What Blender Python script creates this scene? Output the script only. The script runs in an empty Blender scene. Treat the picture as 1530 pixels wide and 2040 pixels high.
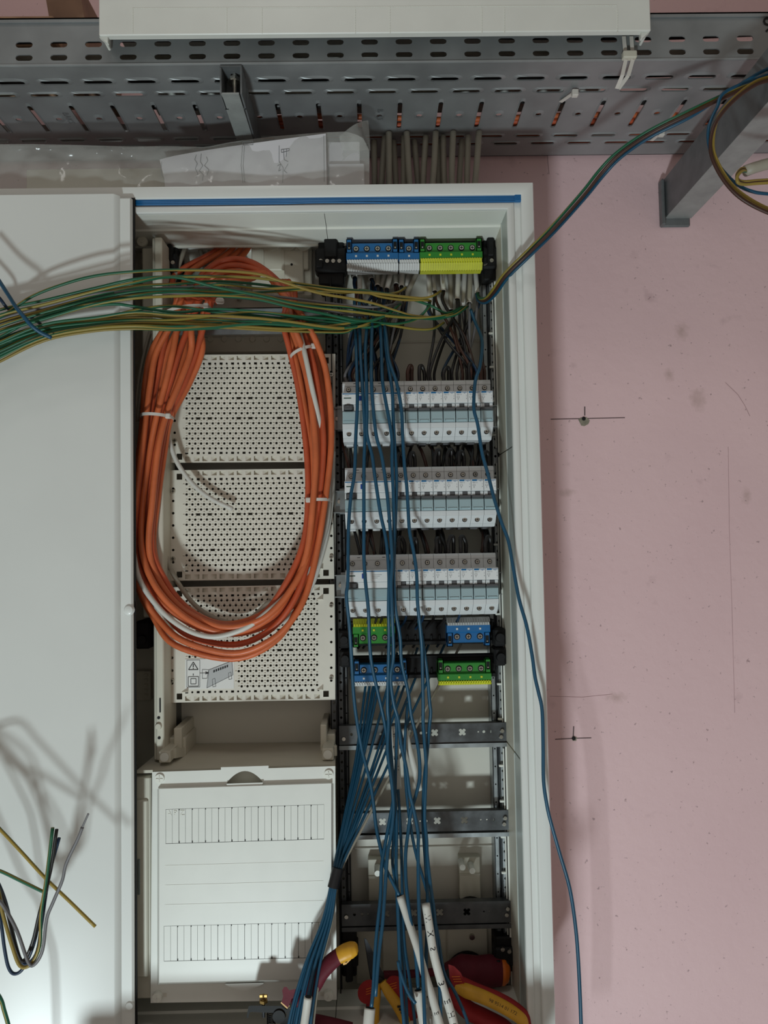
import bpy, math, random
from mathutils import Vector, Matrix
RND = random.Random(11)
scn = bpy.context.scene
COL = scn.collection

# ------------------------------------------------------------------ camera
FPX, CX, CY = 1532.0, 765.0, 1020.0
CAM = Vector((0.0, -1.25, 1.5))
ROT = (Matrix.Rotation(math.radians(-0.75), 3, 'Z') @ Matrix.Rotation(math.radians(92.6), 3, 'X')
       @ Matrix.Rotation(math.radians(-1.0), 3, 'Z'))
cd = bpy.data.cameras.new('camera')
cam = bpy.data.objects.new('camera', cd)
COL.objects.link(cam)
cam.matrix_world = Matrix.Translation(CAM) @ ROT.to_4x4()
cd.sensor_fit = 'HORIZONTAL'
cd.sensor_width = 36.0
cd.lens = 36.0 * FPX / 1530.0
cd.clip_start = 0.02
scn.camera = cam

# ------------------------------------------------------------------ light and exposure
scn.view_settings.view_transform = 'Standard'
scn.view_settings.look = 'None'
scn.view_settings.gamma = 1.0
scn.view_settings.use_curve_mapping = False
scn.view_settings.exposure = -0.6
w = bpy.data.worlds.new('world')
scn.world = w
w.use_nodes = True
w.node_tree.nodes['Background'].inputs[0].default_value = (1.0, 0.90, 0.80, 1)
w.node_tree.nodes['Background'].inputs[1].default_value = 0.43


def area(name, loc, target, sx, sy, watt, col):
    ld = bpy.data.lights.new(name, 'AREA')
    ld.shape = 'RECTANGLE'
    ld.size, ld.size_y = sx, sy
    ld.energy = watt
    ld.color = col
    o = bpy.data.objects.new(name, ld)
    COL.objects.link(o)
    o.location = loc
    o.rotation_euler = (Vector(target) - Vector(loc)).to_track_quat('-Z', 'Y').to_euler()
    return o


area('work_light', (-0.52, -2.10, -0.40), (0.05, 0.0, 1.25), 0.24, 0.18, 55.0, (0.86, 1.0, 1.03))
area('added_overhead_light', (-0.20, -0.98, 2.98), (0.0, -0.1, 1.2), 0.30, 0.16, 2.6, (1.0, 0.98, 0.94))  # weak added light from above, kept for the soft shadow under the lid




# ------------------------------------------------------------------ helpers
def P(px, py, Y):
    d = ROT @ Vector(((px - CX) / FPX, -(py - CY) / FPX, -1.0))
    t = (Y - CAM.y) / d.y
    return CAM + d * t


def PZ(px, py, Z):
    d = ROT @ Vector(((px - CX) / FPX, -(py - CY) / FPX, -1.0))
    t = (Z - CAM.z) / d.z
    return CAM + d * t


def lin(c):
    return tuple((x / 255 / 12.92) if x / 255 <= 0.04045 else ((x / 255 + 0.055) / 1.055) ** 2.4 for x in c)


WLOC = {}


class MB:
    def __init__(s):
        s.v, s.f, s.m, s.uv, s.mi = [], [], [], None, 0

    def face(s, pts, uv=None):
        n = len(s.v)
        s.v.extend(pts)
        s.f.append(tuple(range(n, n + len(pts))))
        s.m.append(s.mi)

    def mesh(s, vs, fs):
        n = len(s.v)
        s.v.extend(vs)
        for f in fs:
            s.f.append(tuple(i + n for i in f))
            s.m.append(s.mi)

    def box(s, x0, x1, y0, y1, z0, z1):
        vs = [(x, y, z) for z in (z0, z1) for y in (y0, y1) for x in (x0, x1)]
        s.mesh(vs, [(0, 2, 3, 1), (4, 5, 7, 6), (0, 1, 5, 4), (2, 6, 7, 3), (0, 4, 6, 2), (1, 3, 7, 5)])

    def hexa(s, a, b):
        """a, b: two quads of four corner points joined into a solid"""
        s.mesh(list(a) + list(b), [(0, 1, 2, 3), (7, 6, 5, 4), (0, 4, 5, 1), (1, 5, 6, 2), (2, 6, 7, 3), (3, 7, 4, 0)])

    def bbox(s, x0, x1, y0, y1, z0, z1, c=0.001):
        """box with chamfered edges"""
        X, Y, Z = (x0, x1), (y0, y1), (z0, z1)
        c = min(c, (x1 - x0) * .45, (y1 - y0) * .45, (z1 - z0) * .45)
        vs, idx = [], {}
        for i in (0, 1):
            for j in (0, 1):
                for k in (0, 1):
                    sx, sy, sz = (1, -1)[i], (1, -1)[j], (1, -1)[k]
                    for a in range(3):
                        p = [X[i] + sx * c, Y[j] + sy * c, Z[k] + sz * c]
                        p[a] = (X[i], Y[j], Z[k])[a]
                        idx[(i, j, k, a)] = len(vs)
                        vs.append(tuple(p))
        fs = []
        for a in range(3):
            for sd in (0, 1):
                o = [q for q in range(3) if q != a]
                ring = []
                for (p, q) in ((0, 0), (1, 0), (1, 1), (0, 1)):
                    key = [0, 0, 0]
                    key[a], key[o[0]], key[o[1]] = sd, p, q
                    ring.append(idx[tuple(key) + (a,)])
                fs.append(tuple(ring))
        for a in range(3):
            o = [q for q in range(3) if q != a]
            for p in (0, 1):
                for q in (0, 1):
                    r = []
                    for e in (0, 1):
                        key = [0, 0, 0]
                        key[a], key[o[0]], key[o[1]] = e, p, q
                        r.append((idx[tuple(key) + (o[0],)], idx[tuple(key) + (o[1],)]))
                    fs.append((r[0][0], r[0][1], r[1][1], r[1][0]))
        for i in (0, 1):
            for j in (0, 1):
                for k in (0, 1):
                    fs.append(tuple(idx[(i, j, k, a)] for a in range(3)))
        s.mesh(vs, fs)

    def cyl(s, p0, p1, r0, r1=None, n=12, cap=True):
        r1 = r0 if r1 is None else r1
        p0, p1 = Vector(p0), Vector(p1)
        d = (p1 - p0).normalized()
        u = d.orthogonal().normalized()
        v = d.cross(u)
        vs = []
        for p, r in ((p0, r0), (p1, r1)):
            for i in range(n):
                a = 2 * math.pi * i / n
                vs.append(p + u * (r * math.cos(a)) + v * (r * math.sin(a)))
        fs = [(i, (i + 1) % n, n + (i + 1) % n, n + i) for i in range(n)]
        if cap:
            fs += [tuple(range(n - 1, -1, -1)), tuple(range(n, 2 * n))]
        s.mesh(vs, fs)

    def prism(s, poly, fmap, w0, w1):
        """poly in (u, v), extruded from w0 to w1 through fmap(u, v, w)"""
        n = len(poly)
        vs = [fmap(u, v, w0) for u, v in poly] + [fmap(u, v, w1) for u, v in poly]
        fs = [(i, (i + 1) % n, n + (i + 1) % n, n + i) for i in range(n)]
        fs += [tuple(range(n - 1, -1, -1)), tuple(range(n, 2 * n))]
        s.mesh(vs, fs)

    def tube(s, pts, r, n=8, rad=None, flat=None, uoff=0.0):
        """smooth tube along points; rad = radius per point; flat = second radius factor"""
        pts = [Vector(p) for p in pts]
        m = len(pts)
        T = [(pts[min(i + 1, m - 1)] - pts[max(i - 1, 0)]).normalized() for i in range(m)]
        u = T[0].orthogonal().normalized()
        base = len(s.v)
        L = 0.0
        uvrow = []
        for i in range(m):
            u = (u - T[i] * u.dot(T[i])).normalized()
            vv = T[i].cross(u)
            rr = rad[i] if rad else r
            if i:
                L += (pts[i] - pts[i - 1]).length
            uvrow.append(L)
            for k in range(n):
                a = 2 * math.pi * k / n
                s.v.append(pts[i] + u * (rr * math.cos(a)) + vv * (rr * math.sin(a) * (flat or 1)))
        if s.uv is None:
            s.uv = {}
        for i in range(m - 1):
            for k in range(n):
                k2 = (k + 1) % n
                s.uv[len(s.f)] = [(k / n + uoff, uvrow[i]), ((k + 1) / n + uoff, uvrow[i]),
                                  ((k + 1) / n + uoff, uvrow[i + 1]), (k / n + uoff, uvrow[i + 1])]
                s.f.append((base + i * n + k, base + i * n + k2, base + (i + 1) * n + k2, base + (i + 1) * n + k))
                s.m.append(s.mi)
        s.f.append(tuple(base + k for k in range(n - 1, -1, -1)))
        s.m.append(s.mi)
        s.f.append(tuple(base + (m - 1) * n + k for k in range(n)))
        s.m.append(s.mi)

    def cell(s, fmap, rect, hole, t, rim=0.0, rs=1.0, back=True):
        """a rectangular piece of sheet with one star-shaped hole (walls go t deep)"""
        u0, u1, v0, v1 = rect
        if hole is None:
            q = [(u0, v0), (u1, v0), (u1, v1), (u0, v1)]
            s.face([fmap(a, b, 0) for a, b in q])
            if back:
                s.face([fmap(a, b, t) for a, b in reversed(q)])
            return
        cu = sum(p[0] for p in hole) / len(hole)
        cv = sum(p[1] for p in hole) / len(hole)
        angs = [math.atan2(p[1] - cv, p[0] - cu) for p in hole]
        for a, b in ((u0, v0), (u1, v0), (u1, v1), (u0, v1)):
            an = math.atan2(b - cv, a - cu)
            if min(abs(an - x) for x in angs) > 1e-4:
                angs.append(an)
        angs.sort()
        inn, out = [], []
        n = len(hole)
        for a in angs:
            dx, dy = math.cos(a), math.sin(a)
            best = None
            for i in range(n):
                ax, ay = hole[i][0] - cu, hole[i][1] - cv
                bx, by = hole[(i + 1) % n][0] - cu, hole[(i + 1) % n][1] - cv
                ex, ey = bx - ax, by - ay
                den = dx * ey - dy * ex
                if abs(den) < 1e-12:
                    continue
                tt = (ax * ey - ay * ex) / den
                ss = (ax * dy - ay * dx) / den
                if tt > 0 and -1e-6 <= ss <= 1 + 1e-6 and (best is None or tt > best):
                    best = tt
            best = best or 1e-6
            inn.append((cu + dx * best, cv + dy * best))
            ts = []
            if dx > 1e-9: ts.append((u1 - cu) / dx)
            if dx < -1e-9: ts.append((u0 - cu) / dx)
            if dy > 1e-9: ts.append((v1 - cv) / dy)
            if dy < -1e-9: ts.append((v0 - cv) / dy)
            tt = min(ts)
            out.append((cu + dx * tt, cv + dy * tt))
        m = len(angs)
        rings = [[fmap(p[0], p[1], 0) for p in out]]
        if rim:
            md = []
            for p, q in zip(inn, out):
                L = math.hypot(q[0] - p[0], q[1] - p[1])
                k = min(rs / max(L, 1e-9), .8)
                md.append((p[0] + (q[0] - p[0]) * k, p[1] + (q[1] - p[1]) * k))
            rings.append([fmap(p[0], p[1], 0) for p in md])
        rings.append([fmap(p[0], p[1], rim) for p in inn])
        rings.append([fmap(p[0], p[1], t) for p in inn])
        if back:
            rings.append([fmap(p[0], p[1], t) for p in out])
        vs = [q for r in rings for q in r]
        fs = []
        for r in range(len(rings) - 1):
            for i in range(m):
                j = (i + 1) % m
                fs.append((r * m + i, r * m + j, (r + 1) * m + j, (r + 1) * m + i))
        s.mesh(vs, fs)

    def build(s, name, mat, parent=None, smooth=False, loc=None):
        me = bpy.data.meshes.new(name)
        off = Vector(WLOC[parent.name]) if parent else None
        if off is None:
            if loc is None:
                xs = [p[0] for p in s.v]; ys = [p[1] for p in s.v]; zs = [p[2] for p in s.v]
                loc = ((min(xs) + max(xs)) / 2, (min(ys) + max(ys)) / 2, min(zs))
            off = Vector(loc)
        me.from_pydata([tuple(Vector(p) - off) for p in s.v], [], s.f)
        mats = mat if isinstance(mat, (list, tuple)) else [mat]
        for q in mats:
            me.materials.append(q)
        if len(mats) > 1:
            me.polygons.foreach_set('material_index', s.m)
        if s.uv:
            ul = me.uv_layers.new(name='UVMap')
            for pi, uvs in s.uv.items():
                st = me.polygons[pi].loop_start
                for k, q in enumerate(uvs):
                    ul.data[st + k].uv = q
        if smooth:
            me.polygons.foreach_set('use_smooth', [True] * len(me.polygons))
            if smooth != 'all':
                me.set_sharp_from_angle(angle=math.radians(40))
        me.validate()
        me.update()
        o = bpy.data.objects.new(name, me)
        COL.objects.link(o)
        if parent:
            o.parent = parent
            WLOC[o.name] = WLOC[parent.name]
        else:
            o.location = off
            WLOC[o.name] = tuple(off)
        return o


def tag(o, label, cat, group=None):
    o['label'] = label
    o['category'] = cat
    if group:
        o['group'] = group
    return o


def thing(name, loc, label, cat, group=None):
    o = bpy.data.objects.new(name, None)
    COL.objects.link(o)
    o.location = loc
    o.empty_display_size = 0.02
    WLOC[o.name] = tuple(loc)
    return tag(o, label, cat, group)


def dup(root, delta, label, group=None):
    c = root.copy()
    COL.objects.link(c)
    c.location = Vector(root.location) + Vector(delta)
    c['label'] = label
    if group:
        c['group'] = group
    WLOC[c.name] = tuple(c.location)
    for ch in root.children:
        d = ch.copy()
        COL.objects.link(d)
        d.parent = c
        for g in ch.children:
            e = g.copy()
            COL.objects.link(e)
            e.parent = d
    return c


def spline(cp, per=7):
    """Catmull-Rom through control points"""
    cp = [Vector(p) for p in cp]
    if len(cp) == 2:
        return cp
    q = [cp[0] * 2 - cp[1]] + cp + [cp[-1] * 2 - cp[-2]]
    out = []
    for i in range(1, len(q) - 2):
        p0, p1, p2, p3 = q[i - 1], q[i], q[i + 1], q[i + 2]
        for k in range(per):
            t = k / per
            out.append(0.5 * ((2 * p1) + (p2 - p0) * t + (2 * p0 - 5 * p1 + 4 * p2 - p3) * t * t + (3 * p1 - p0 - 3 * p2 + p3) * t ** 3))
    out.append(cp[-1])
    return out


def circ(cu, cv, ru, rv=None, n=8, a0=None):
    rv = rv or ru
    a0 = math.pi / n if a0 is None else a0
    return [(cu + ru * math.cos(a0 + 2 * math.pi * i / n), cv + rv * math.sin(a0 + 2 * math.pi * i / n)) for i in range(n)]


def slot(cu, cv, lu, lv, n=4):
    """stadium: full lengths lu, lv"""
    pts = []
    if lu >= lv:
        r = lv / 2
        for c, a in ((cu + lu / 2 - r, -90), (cu - lu / 2 + r, 90)):
            for i in range(n + 1):
                t = math.radians(a + 180 * i / n)
                pts.append((c + r * math.cos(t), cv + r * math.sin(t)))
    else:
        r = lu / 2
        for c, a in ((cv + lv / 2 - r, 0), (cv - lv / 2 + r, 180)):
            for i in range(n + 1):
                t = math.radians(a + 180 * i / n)
                pts.append((cu + r * math.cos(t), c + r * math.sin(t)))
    return pts


def cross_hole(cu, cv, r):
    pts = []
    for i in range(16):
        a = math.pi / 4 * (i / 2)
        k = r * (1.0, 0.98, 0.55, 0.98)[(i + 2) % 4] if False else r * (0.5 + 0.5 * abs(math.sin(2 * (a))) ** .6)
        pts.append((cu + k * math.cos(a), cv + k * math.sin(a)))
    return pts


_FONT = {}


def text_mb(mb, s, fmap, size, w=0.0, align='LEFT'):
    """flat lettering mapped through fmap(u, v, w)"""
    if (s, align) not in _FONT:
        cu = bpy.data.curves.new('lettering', 'FONT')
        cu.body = s
        cu.size = 1.0
        cu.resolution_u = 2
        cu.align_x = align
        ob = bpy.data.objects.new('lettering', cu)
        me = bpy.data.meshes.new_from_object(ob)
        _FONT[(s, align)] = ([tuple(v.co) for v in me.vertices], [tuple(p.vertices) for p in me.polygons])
        bpy.data.objects.remove(ob)
        bpy.data.meshes.remove(me)
        bpy.data.curves.remove(cu)
    vs, fs = _FONT[(s, align)]
    mb.mesh([fmap(v[0] * size, v[1] * size, w) for v in vs], fs)


# ------------------------------------------------------------------ materials
def mat(name, rgb, rough=0.5, metal=0.0, var=0.0, vscale=30.0, bump=0.0, bscale=200.0, rvar=0.0, coat=0.0, spec=0.5, alpha=None, trans=0.0):
    m = bpy.data.materials.new(name)
    m.use_nodes = True
    nt = m.node_tree
    b = nt.nodes['Principled BSDF']
    c = lin(rgb)
    b.inputs['Base Color'].default_value = (*c, 1)
    b.inputs['Roughness'].default_value = rough
    b.inputs['Metallic'].default_value = metal
    b.inputs['Specular IOR Level'].default_value = spec
    if coat:
        b.inputs['Coat Weight'].default_value = coat
        b.inputs['Coat Roughness'].default_value = 0.08
    if alpha is not None:
        b.inputs['Alpha'].default_value = alpha
    if trans:
        b.inputs['Transmission Weight'].default_value = trans
    tc = nt.nodes.new('ShaderNodeTexCoord')
    if var or rvar:
        nz = nt.nodes.new('ShaderNodeTexNoise')
        nz.inputs['Scale'].default_value = vscale
        nz.inputs['Detail'].default_value = 5
        nt.links.new(tc.outputs['Object'], nz.inputs['Vector'])
        if var:
            rp = nt.nodes.new('ShaderNodeValToRGB')
            rp.color_ramp.elements[0].position = .3
            rp.color_ramp.elements[1].position = .7
            rp.color_ramp.elements[0].color = (*[x * (1 - var) for x in c], 1)
            rp.color_ramp.elements[1].color = (*[min(1, x * (1 + var)) for x in c], 1)
            nt.links.new(nz.outputs['Fac'], rp.inputs['Fac'])
            nt.links.new(rp.outputs['Color'], b.inputs['Base Color'])
        if rvar:
            mr = nt.nodes.new('ShaderNodeMapRange')
            mr.inputs['To Min'].default_value = max(0.02, rough - rvar)
            mr.inputs['To Max'].default_value = min(1, rough + rvar)
            nt.links.new(nz.outputs['Fac'], mr.inputs['Value'])
            nt.links.new(mr.outputs['Result'], b.inputs['Roughness'])
    if bump:
        n2 = nt.nodes.new('ShaderNodeTexNoise')
        n2.inputs['Scale'].default_value = bscale
        n2.inputs['Detail'].default_value = 4
        nt.links.new(tc.outputs['Object'], n2.inputs['Vector'])
        bp = nt.nodes.new('ShaderNodeBump')
        bp.inputs['Strength'].default_value = bump
        bp.inputs['Distance'].default_value = 0.001
        nt.links.new(n2.outputs['Fac'], bp.inputs['Height'])
        nt.links.new(bp.outputs['Normal'], b.inputs['Normal'])
    return m


def stripe_mat(name, c1, c2, share, twist):
    m = bpy.data.materials.new(name)
    m.use_nodes = True
    nt = m.node_tree
    b = nt.nodes['Principled BSDF']
    b.inputs['Roughness'].default_value = 0.42
    uv = nt.nodes.new('ShaderNodeUVMap')
    sp = nt.nodes.new('ShaderNodeSeparateXYZ')
    nt.links.new(uv.outputs[0], sp.inputs[0])
    ml = nt.nodes.new('ShaderNodeMath'); ml.operation = 'MULTIPLY_ADD'
    ml.inputs[1].default_value = twist
    nt.links.new(sp.outputs[1], ml.inputs[0])
    nt.links.new(sp.outputs[0], ml.inputs[2])
    fr = nt.nodes.new('ShaderNodeMath'); fr.operation = 'FRACT'
    nt.links.new(ml.outputs[0], fr.inputs[0])
    gt = nt.nodes.new('ShaderNodeMath'); gt.operation = 'LESS_THAN'
    gt.inputs[1].default_value = share
    nt.links.new(fr.outputs[0], gt.inputs[0])
    mx = nt.nodes.new('ShaderNodeMix'); mx.data_type = 'RGBA'
    mx.inputs[6].default_value = (*lin(c1), 1)
    mx.inputs[7].default_value = (*lin(c2), 1)
    nt.links.new(gt.outputs[0], mx.inputs[0])
    nt.links.new(mx.outputs[2], b.inputs['Base Color'])
    return m


M = {}
M['white_paint'] = mat('white_paint', (222, 224, 220), .30, var=.02, vscale=9, coat=.12)
M['lining'] = mat('white_lining_plastic', (226, 227, 218), .4, var=.03, vscale=14)
M['cream'] = mat('cream_plastic', (206, 202, 186), .45, var=.04, vscale=20)
M['cover'] = mat('white_cover_plastic', (222, 223, 216), .38, var=.025, vscale=25)
M['plate'] = mat('white_plate_plastic', (222, 217, 204), .5, var=.03, vscale=40)
M['back'] = mat('grey_back_sheet', (212, 209, 197), .5, var=.04, vscale=6)
M['zinc'] = mat('galvanised_steel', (150, 156, 158), .36, .7, var=.18, vscale=38, bump=.15, bscale=90, rvar=.12)
M['zinc_dark'] = mat('dark_steel', (92, 95, 97), .36, .75, var=.25, vscale=55, rvar=.12)  # darker tone of the galvanised steel
M['tray'] = mat('galvanised_tray_steel', (150, 153, 154), .42, .45, var=.16, vscale=13, bump=.12, bscale=60, rvar=.15)
M['zinc_matte'] = mat('dull_galvanised_steel', (150, 154, 152), .5, .25, var=.12, vscale=45, bump=.12, bscale=120)
M['lining_grey'] = mat('grey_lining_plastic', (180, 188, 183), .35, var=.06, vscale=25)
M['backing'] = mat('grey_gap_shade', (118, 113, 102), .6, var=.05)
M['zinc_grey'] = mat('shaded_galvanised_steel', (112, 115, 116), .5, .3, var=.15, vscale=40, bump=.12, bscale=120)  # darker copy of the dull steel, shade of the bracket sides put in
M['chrome'] = mat('plated_screw_steel', (200, 198, 190), .22, 1.0, var=.1, vscale=300)
M['black'] = mat('black_plastic', (20, 20, 21), .62, spec=.3, var=.3, vscale=60)
M['hole'] = mat('dark_recess', (12, 12, 12), .8, var=.2)
M['mcb'] = mat('grey_breaker_plastic', (208, 211, 212), .42, var=.02, vscale=60)
M['mcb_label'] = mat('pale_label_plastic', (226, 228, 228), .35, var=.015, vscale=60)
M['lever'] = mat('dark_grey_lever', (82, 82, 84), .45, var=.08)
M['flap'] = mat('clear_blue_flap', (156, 178, 183), .2, var=.03, vscale=40)
M['logo'] = mat('blue_print', (14, 100, 150), .5, var=.02)
M['print'] = mat('grey_print', (128, 130, 132), .6, var=.02)
M['ink'] = mat('black_ink', (22, 22, 24), .6, var=.05)
M['button'] = mat('blue_button', (26, 66, 150), .4, var=.04)
M['greenprint'] = mat('green_print', (70, 92, 84), .5, var=.05)
M['tblue'] = mat('blue_terminal_plastic', (22, 98, 154), .42, var=.06, vscale=40)
M['tgreen'] = mat('green_terminal_plastic', (42, 130, 42), .42, var=.06, vscale=40)
M['tyellow'] = mat('yellow_comb_plastic', (204, 206, 46), .42, var=.06, vscale=60)
M['twhite'] = mat('white_comb_plastic', (206, 206, 204), .45, var=.05, vscale=60)
M['wblue'] = mat('blue_wire', (18, 74, 102), .4, var=.1, vscale=25)
M['wdblue'] = mat('dark_blue_wire', (18, 44, 70), .42, var=.1, vscale=25)
M['wblack'] = mat('black_wire', (30, 27, 27), .42, var=.2, vscale=30)
M['wbrown'] = mat('brown_wire', (66, 38, 28), .45, var=.15, vscale=30)
M['wgrey'] = mat('grey_wire', (112, 110, 112), .45, var=.1, vscale=30)
M['wgy'] = stripe_mat('green_yellow_wire', (20, 92, 62), (140, 124, 50), .40, 2.3)
M['wgy2'] = stripe_mat('yellow_green_wire', (22, 90, 60), (144, 122, 52), .62, 1.7)
M['wyl'] = stripe_mat('mostly_yellow_wire', (34, 92, 58), (156, 132, 56), .86, .6)
M['wgr'] = stripe_mat('mostly_green_wire', (22, 96, 68), (140, 124, 50), .12, .6)
M['orange'] = mat('orange_sheath', (204, 104, 60), .42, var=.13, vscale=35, bump=.25, bscale=140)
M['orange2'] = mat('deep_orange_sheath', (190, 84, 50), .42, var=.12, vscale=35, bump=.25, bscale=140)
M['sheath'] = mat('grey_white_sheath', (206, 204, 196), .45, var=.05, vscale=30)
M['gsheath'] = mat('grey_sheath', (158, 152, 138), .5, var=.08, vscale=25)
M['tie'] = mat('white_nylon', (214, 208, 200), .4, var=.04)
M['tape'] = mat('black_tape', (20, 21, 24), .35, var=.2, vscale=80)
M['paper'] = mat('paper', (226, 224, 228), .7, var=.02, vscale=8)
M['card'] = mat('cardboard', (176, 140, 112), .8, var=.1, vscale=30)
M['wood'] = mat('wood_board', (130, 100, 80), .7, var=.25, vscale=18)
M['red'] = mat('red_grip', (148, 34, 36), .62, spec=.3, var=.12, vscale=60, bump=.2, bscale=300)
M['plum'] = mat('plum_grip', (96, 30, 42), .65, spec=.25, var=.12, vscale=60, bump=.2, bscale=300)
M['yellow'] = mat('yellow_grip', (214, 158, 40), .45, var=.1, vscale=60)
M['amber'] = mat('orange_cap', (208, 104, 24), .45, var=.1, vscale=60)
M['steel_dark'] = mat('dark_tool_steel', (60, 62, 66), .55, .6, var=.2, vscale=60)
M['brass'] = mat('brass', (140, 112, 64), .4, .8, var=.1, vscale=100)
M['sticker'] = mat('sticker', (232, 232, 228), .45, var=.01)
M['sticker_grey'] = mat('sticker_grey', (186, 188, 188), .5, var=.01)
M['trim'] = mat('grey_trim', (120, 128, 126), .3, var=.1, vscale=30)
M['plaster'] = mat('broken_plaster', (142, 136, 120), .9, var=.2, vscale=150, bump=.8, bscale=500)
M['faint'] = mat('faint_scratch', (176, 146, 148), .8, var=.2)
M['pencil'] = mat('pencil_line', (96, 80, 82), .8, var=.2)

# pink painted wall with stains and scuffs that belong to it
pw = bpy.data.materials.new('pink_wall_paint')
pw.use_nodes = True
nt = pw.node_tree
b = nt.nodes['Principled BSDF']
b.inputs['Roughness'].default_value = .55
tc = nt.nodes.new('ShaderNodeTexCoord')


def noise(scale, detail=5):
    n = nt.nodes.new('ShaderNodeTexNoise')
    n.inputs['Scale'].default_value = scale
    n.inputs['Detail'].default_value = detail
    nt.links.new(tc.outputs['Object'], n.inputs['Vector'])
    return n


def ramp(src, a, b_, ca, cb):
    r = nt.nodes.new('ShaderNodeValToRGB')
    r.color_ramp.elements[0].position, r.color_ramp.elements[1].position = a, b_
    r.color_ramp.elements[0].color, r.color_ramp.elements[1].color = ca, cb
    nt.links.new(src, r.inputs['Fac'])
    return r


def mixc(fac, a, bcol):
    x = nt.nodes.new('ShaderNodeMix'); x.data_type = 'RGBA'
    nt.links.new(fac, x.inputs[0])
    nt.links.new(a, x.inputs[6])
    x.inputs[7].default_value = (*lin(bcol), 1)
    return x.outputs[2]


r0 = ramp(noise(3.2).outputs['Fac'], .35, .7, (*lin((226, 192, 195)), 1), (*lin((232, 199, 201)), 1))
col_out = r0.outputs['Color']
spk = ramp(noise(150, 2).outputs['Fac'], .70, .77, (0, 0, 0, 1), (.55, .55, .55, 1))
col_out = mixc(spk.outputs['Color'], col_out, (120, 92, 96))
scf = ramp(noise(26, 6).outputs['Fac'], .66, .80, (0, 0, 0, 1), (.28, .28, .28, 1))
col_out = mixc(scf.outputs['Color'], col_out, (150, 118, 122))
for (sx, sy, rw, rh) in ((1358, 660, 13, 17), (1390, 795, 16, 22), (1487, 988, 10, 14), (1333, 747, 10, 12), (1228, 1390, 20, 10), (1128, 982, 16, 8)):
    p = P(sx, sy, 0)
    vm = nt.nodes.new('ShaderNodeVectorMath'); vm.operation = 'SUBTRACT'
    nt.links.new(tc.outputs['Object'], vm.inputs[0])
    vm.inputs[1].default_value = (p.x, 0.05, p.z)
    vs_ = nt.nodes.new('ShaderNodeVectorMath'); vs_.operation = 'MULTIPLY'
    nt.links.new(vm.outputs[0], vs_.inputs[0])
    vs_.inputs[1].default_value = (1226 / rw, 0, 1226 / rh)
    ln = nt.nodes.new('ShaderNodeVectorMath'); ln.operation = 'LENGTH'
    nt.links.new(vs_.outputs[0], ln.inputs[0])
    ad = nt.nodes.new('ShaderNodeMath'); ad.operation = 'MULTIPLY_ADD'
    nn = noise(120, 4)
    nt.links.new(nn.outputs['Fac'], ad.inputs[0])
    ad.inputs[1].default_value = 1.8
    nt.links.new(ln.outputs['Value'], ad.inputs[2])
    rr = ramp(ad.outputs[0], .0, 1.0, (.75, .75, .75, 1), (0, 0, 0, 1))
    rr.color_ramp.elements[0].position = .85
    rr.color_ramp.elements[1].position = 1.0
    mr = nt.nodes.new('ShaderNodeMapRange')
    mr.inputs['From Min'].default_value, mr.inputs['From Max'].default_value = .9, 2.2
    mr.inputs['To Min'].default_value, mr.inputs['To Max'].default_value = .38, 0.0
    nt.links.new(ad.outputs[0], mr.inputs['Value'])
    nt.nodes.remove(rr)
    col_out = mixc(mr.outputs['Result'], col_out, (142, 116, 98))
nt.links.new(col_out, b.inputs['Base Color'])
bp = nt.nodes.new('ShaderNodeBump')
bp.inputs['Strength'].default_value = .35
bp.inputs['Distance'].default_value = .002
nt.links.new(noise(70, 6).outputs['Fac'], bp.inputs['Height'])
nt.links.new(bp.outputs['Normal'], b.inputs['Normal'])
M['wall'] = pw
M['floor'] = mat('concrete_floor', (132, 128, 122), .8, var=.15, vscale=5)
M['ceiling'] = mat('concrete_ceiling', (150, 142, 136), .85, var=.1, vscale=5)

# clear film for the document bag
fm = bpy.data.materials.new('clear_film')
fm.use_nodes = True
nt2 = fm.node_tree
b2 = nt2.nodes['Principled BSDF']
b2.inputs['Base Color'].default_value = (.75, .76, .72, 1)
b2.inputs['Roughness'].default_value = .12
b2.inputs['Alpha'].default_value = .30
nz = nt2.nodes.new('ShaderNodeTexNoise'); nz.inputs['Scale'].default_value = 22
tcx = nt2.nodes.new('ShaderNodeTexCoord')
nt2.links.new(tcx.outputs['Object'], nz.inputs['Vector'])
bpx = nt2.nodes.new('ShaderNodeBump'); bpx.inputs['Strength'].default_value = 1.0; bpx.inputs['Distance'].default_value = .008
nt2.links.new(nz.outputs['Fac'], bpx.inputs['Height'])
nt2.links.new(bpx.outputs['Normal'], b2.inputs['Normal'])
M['film'] = fm

# ------------------------------------------------------------------ the setting
mb = MB(); mb.box(-2.6, 2.6, 0.0, 0.1, -0.62, 3.1)
wall = mb.build('wall_back', M['wall'], loc=(0, 0.05, 0)); wall['kind'] = 'structure'
# object coordinates of the wall start at its own origin
mb = MB(); mb.box(-2.6, 2.6, -3.2, 0.1, -0.72, -0.62)
o = mb.build('floor', M['floor']); o['kind'] = 'structure'
mb = MB(); mb.box(-2.6, 2.6, -3.2, 0.1, 3.1, 3.2)
o = mb.build('ceiling', M['ceiling']); o['kind'] = 'structure'


def wall_stroke(pts, wpx, name='pencil_mark'):
    mb = MB()
    for (a, c) in zip(pts[:-1], pts[1:]):
        p, q = P(*a, -0.0004), P(*c, -0.0004)
        d = (q - p).normalized()
        n = Vector((d.z, 0, -d.x)) * (wpx * .5 * 1.25 / FPX)
        mb.hexa([p - n, q - n, q + n, p + n], [x + Vector((0, .0004, 0)) for x in (p - n, q - n, q + n, p + n)])
    return mb.build(name, M['pencil'] if name == 'pencil_mark' else M['faint'], wall)


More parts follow.
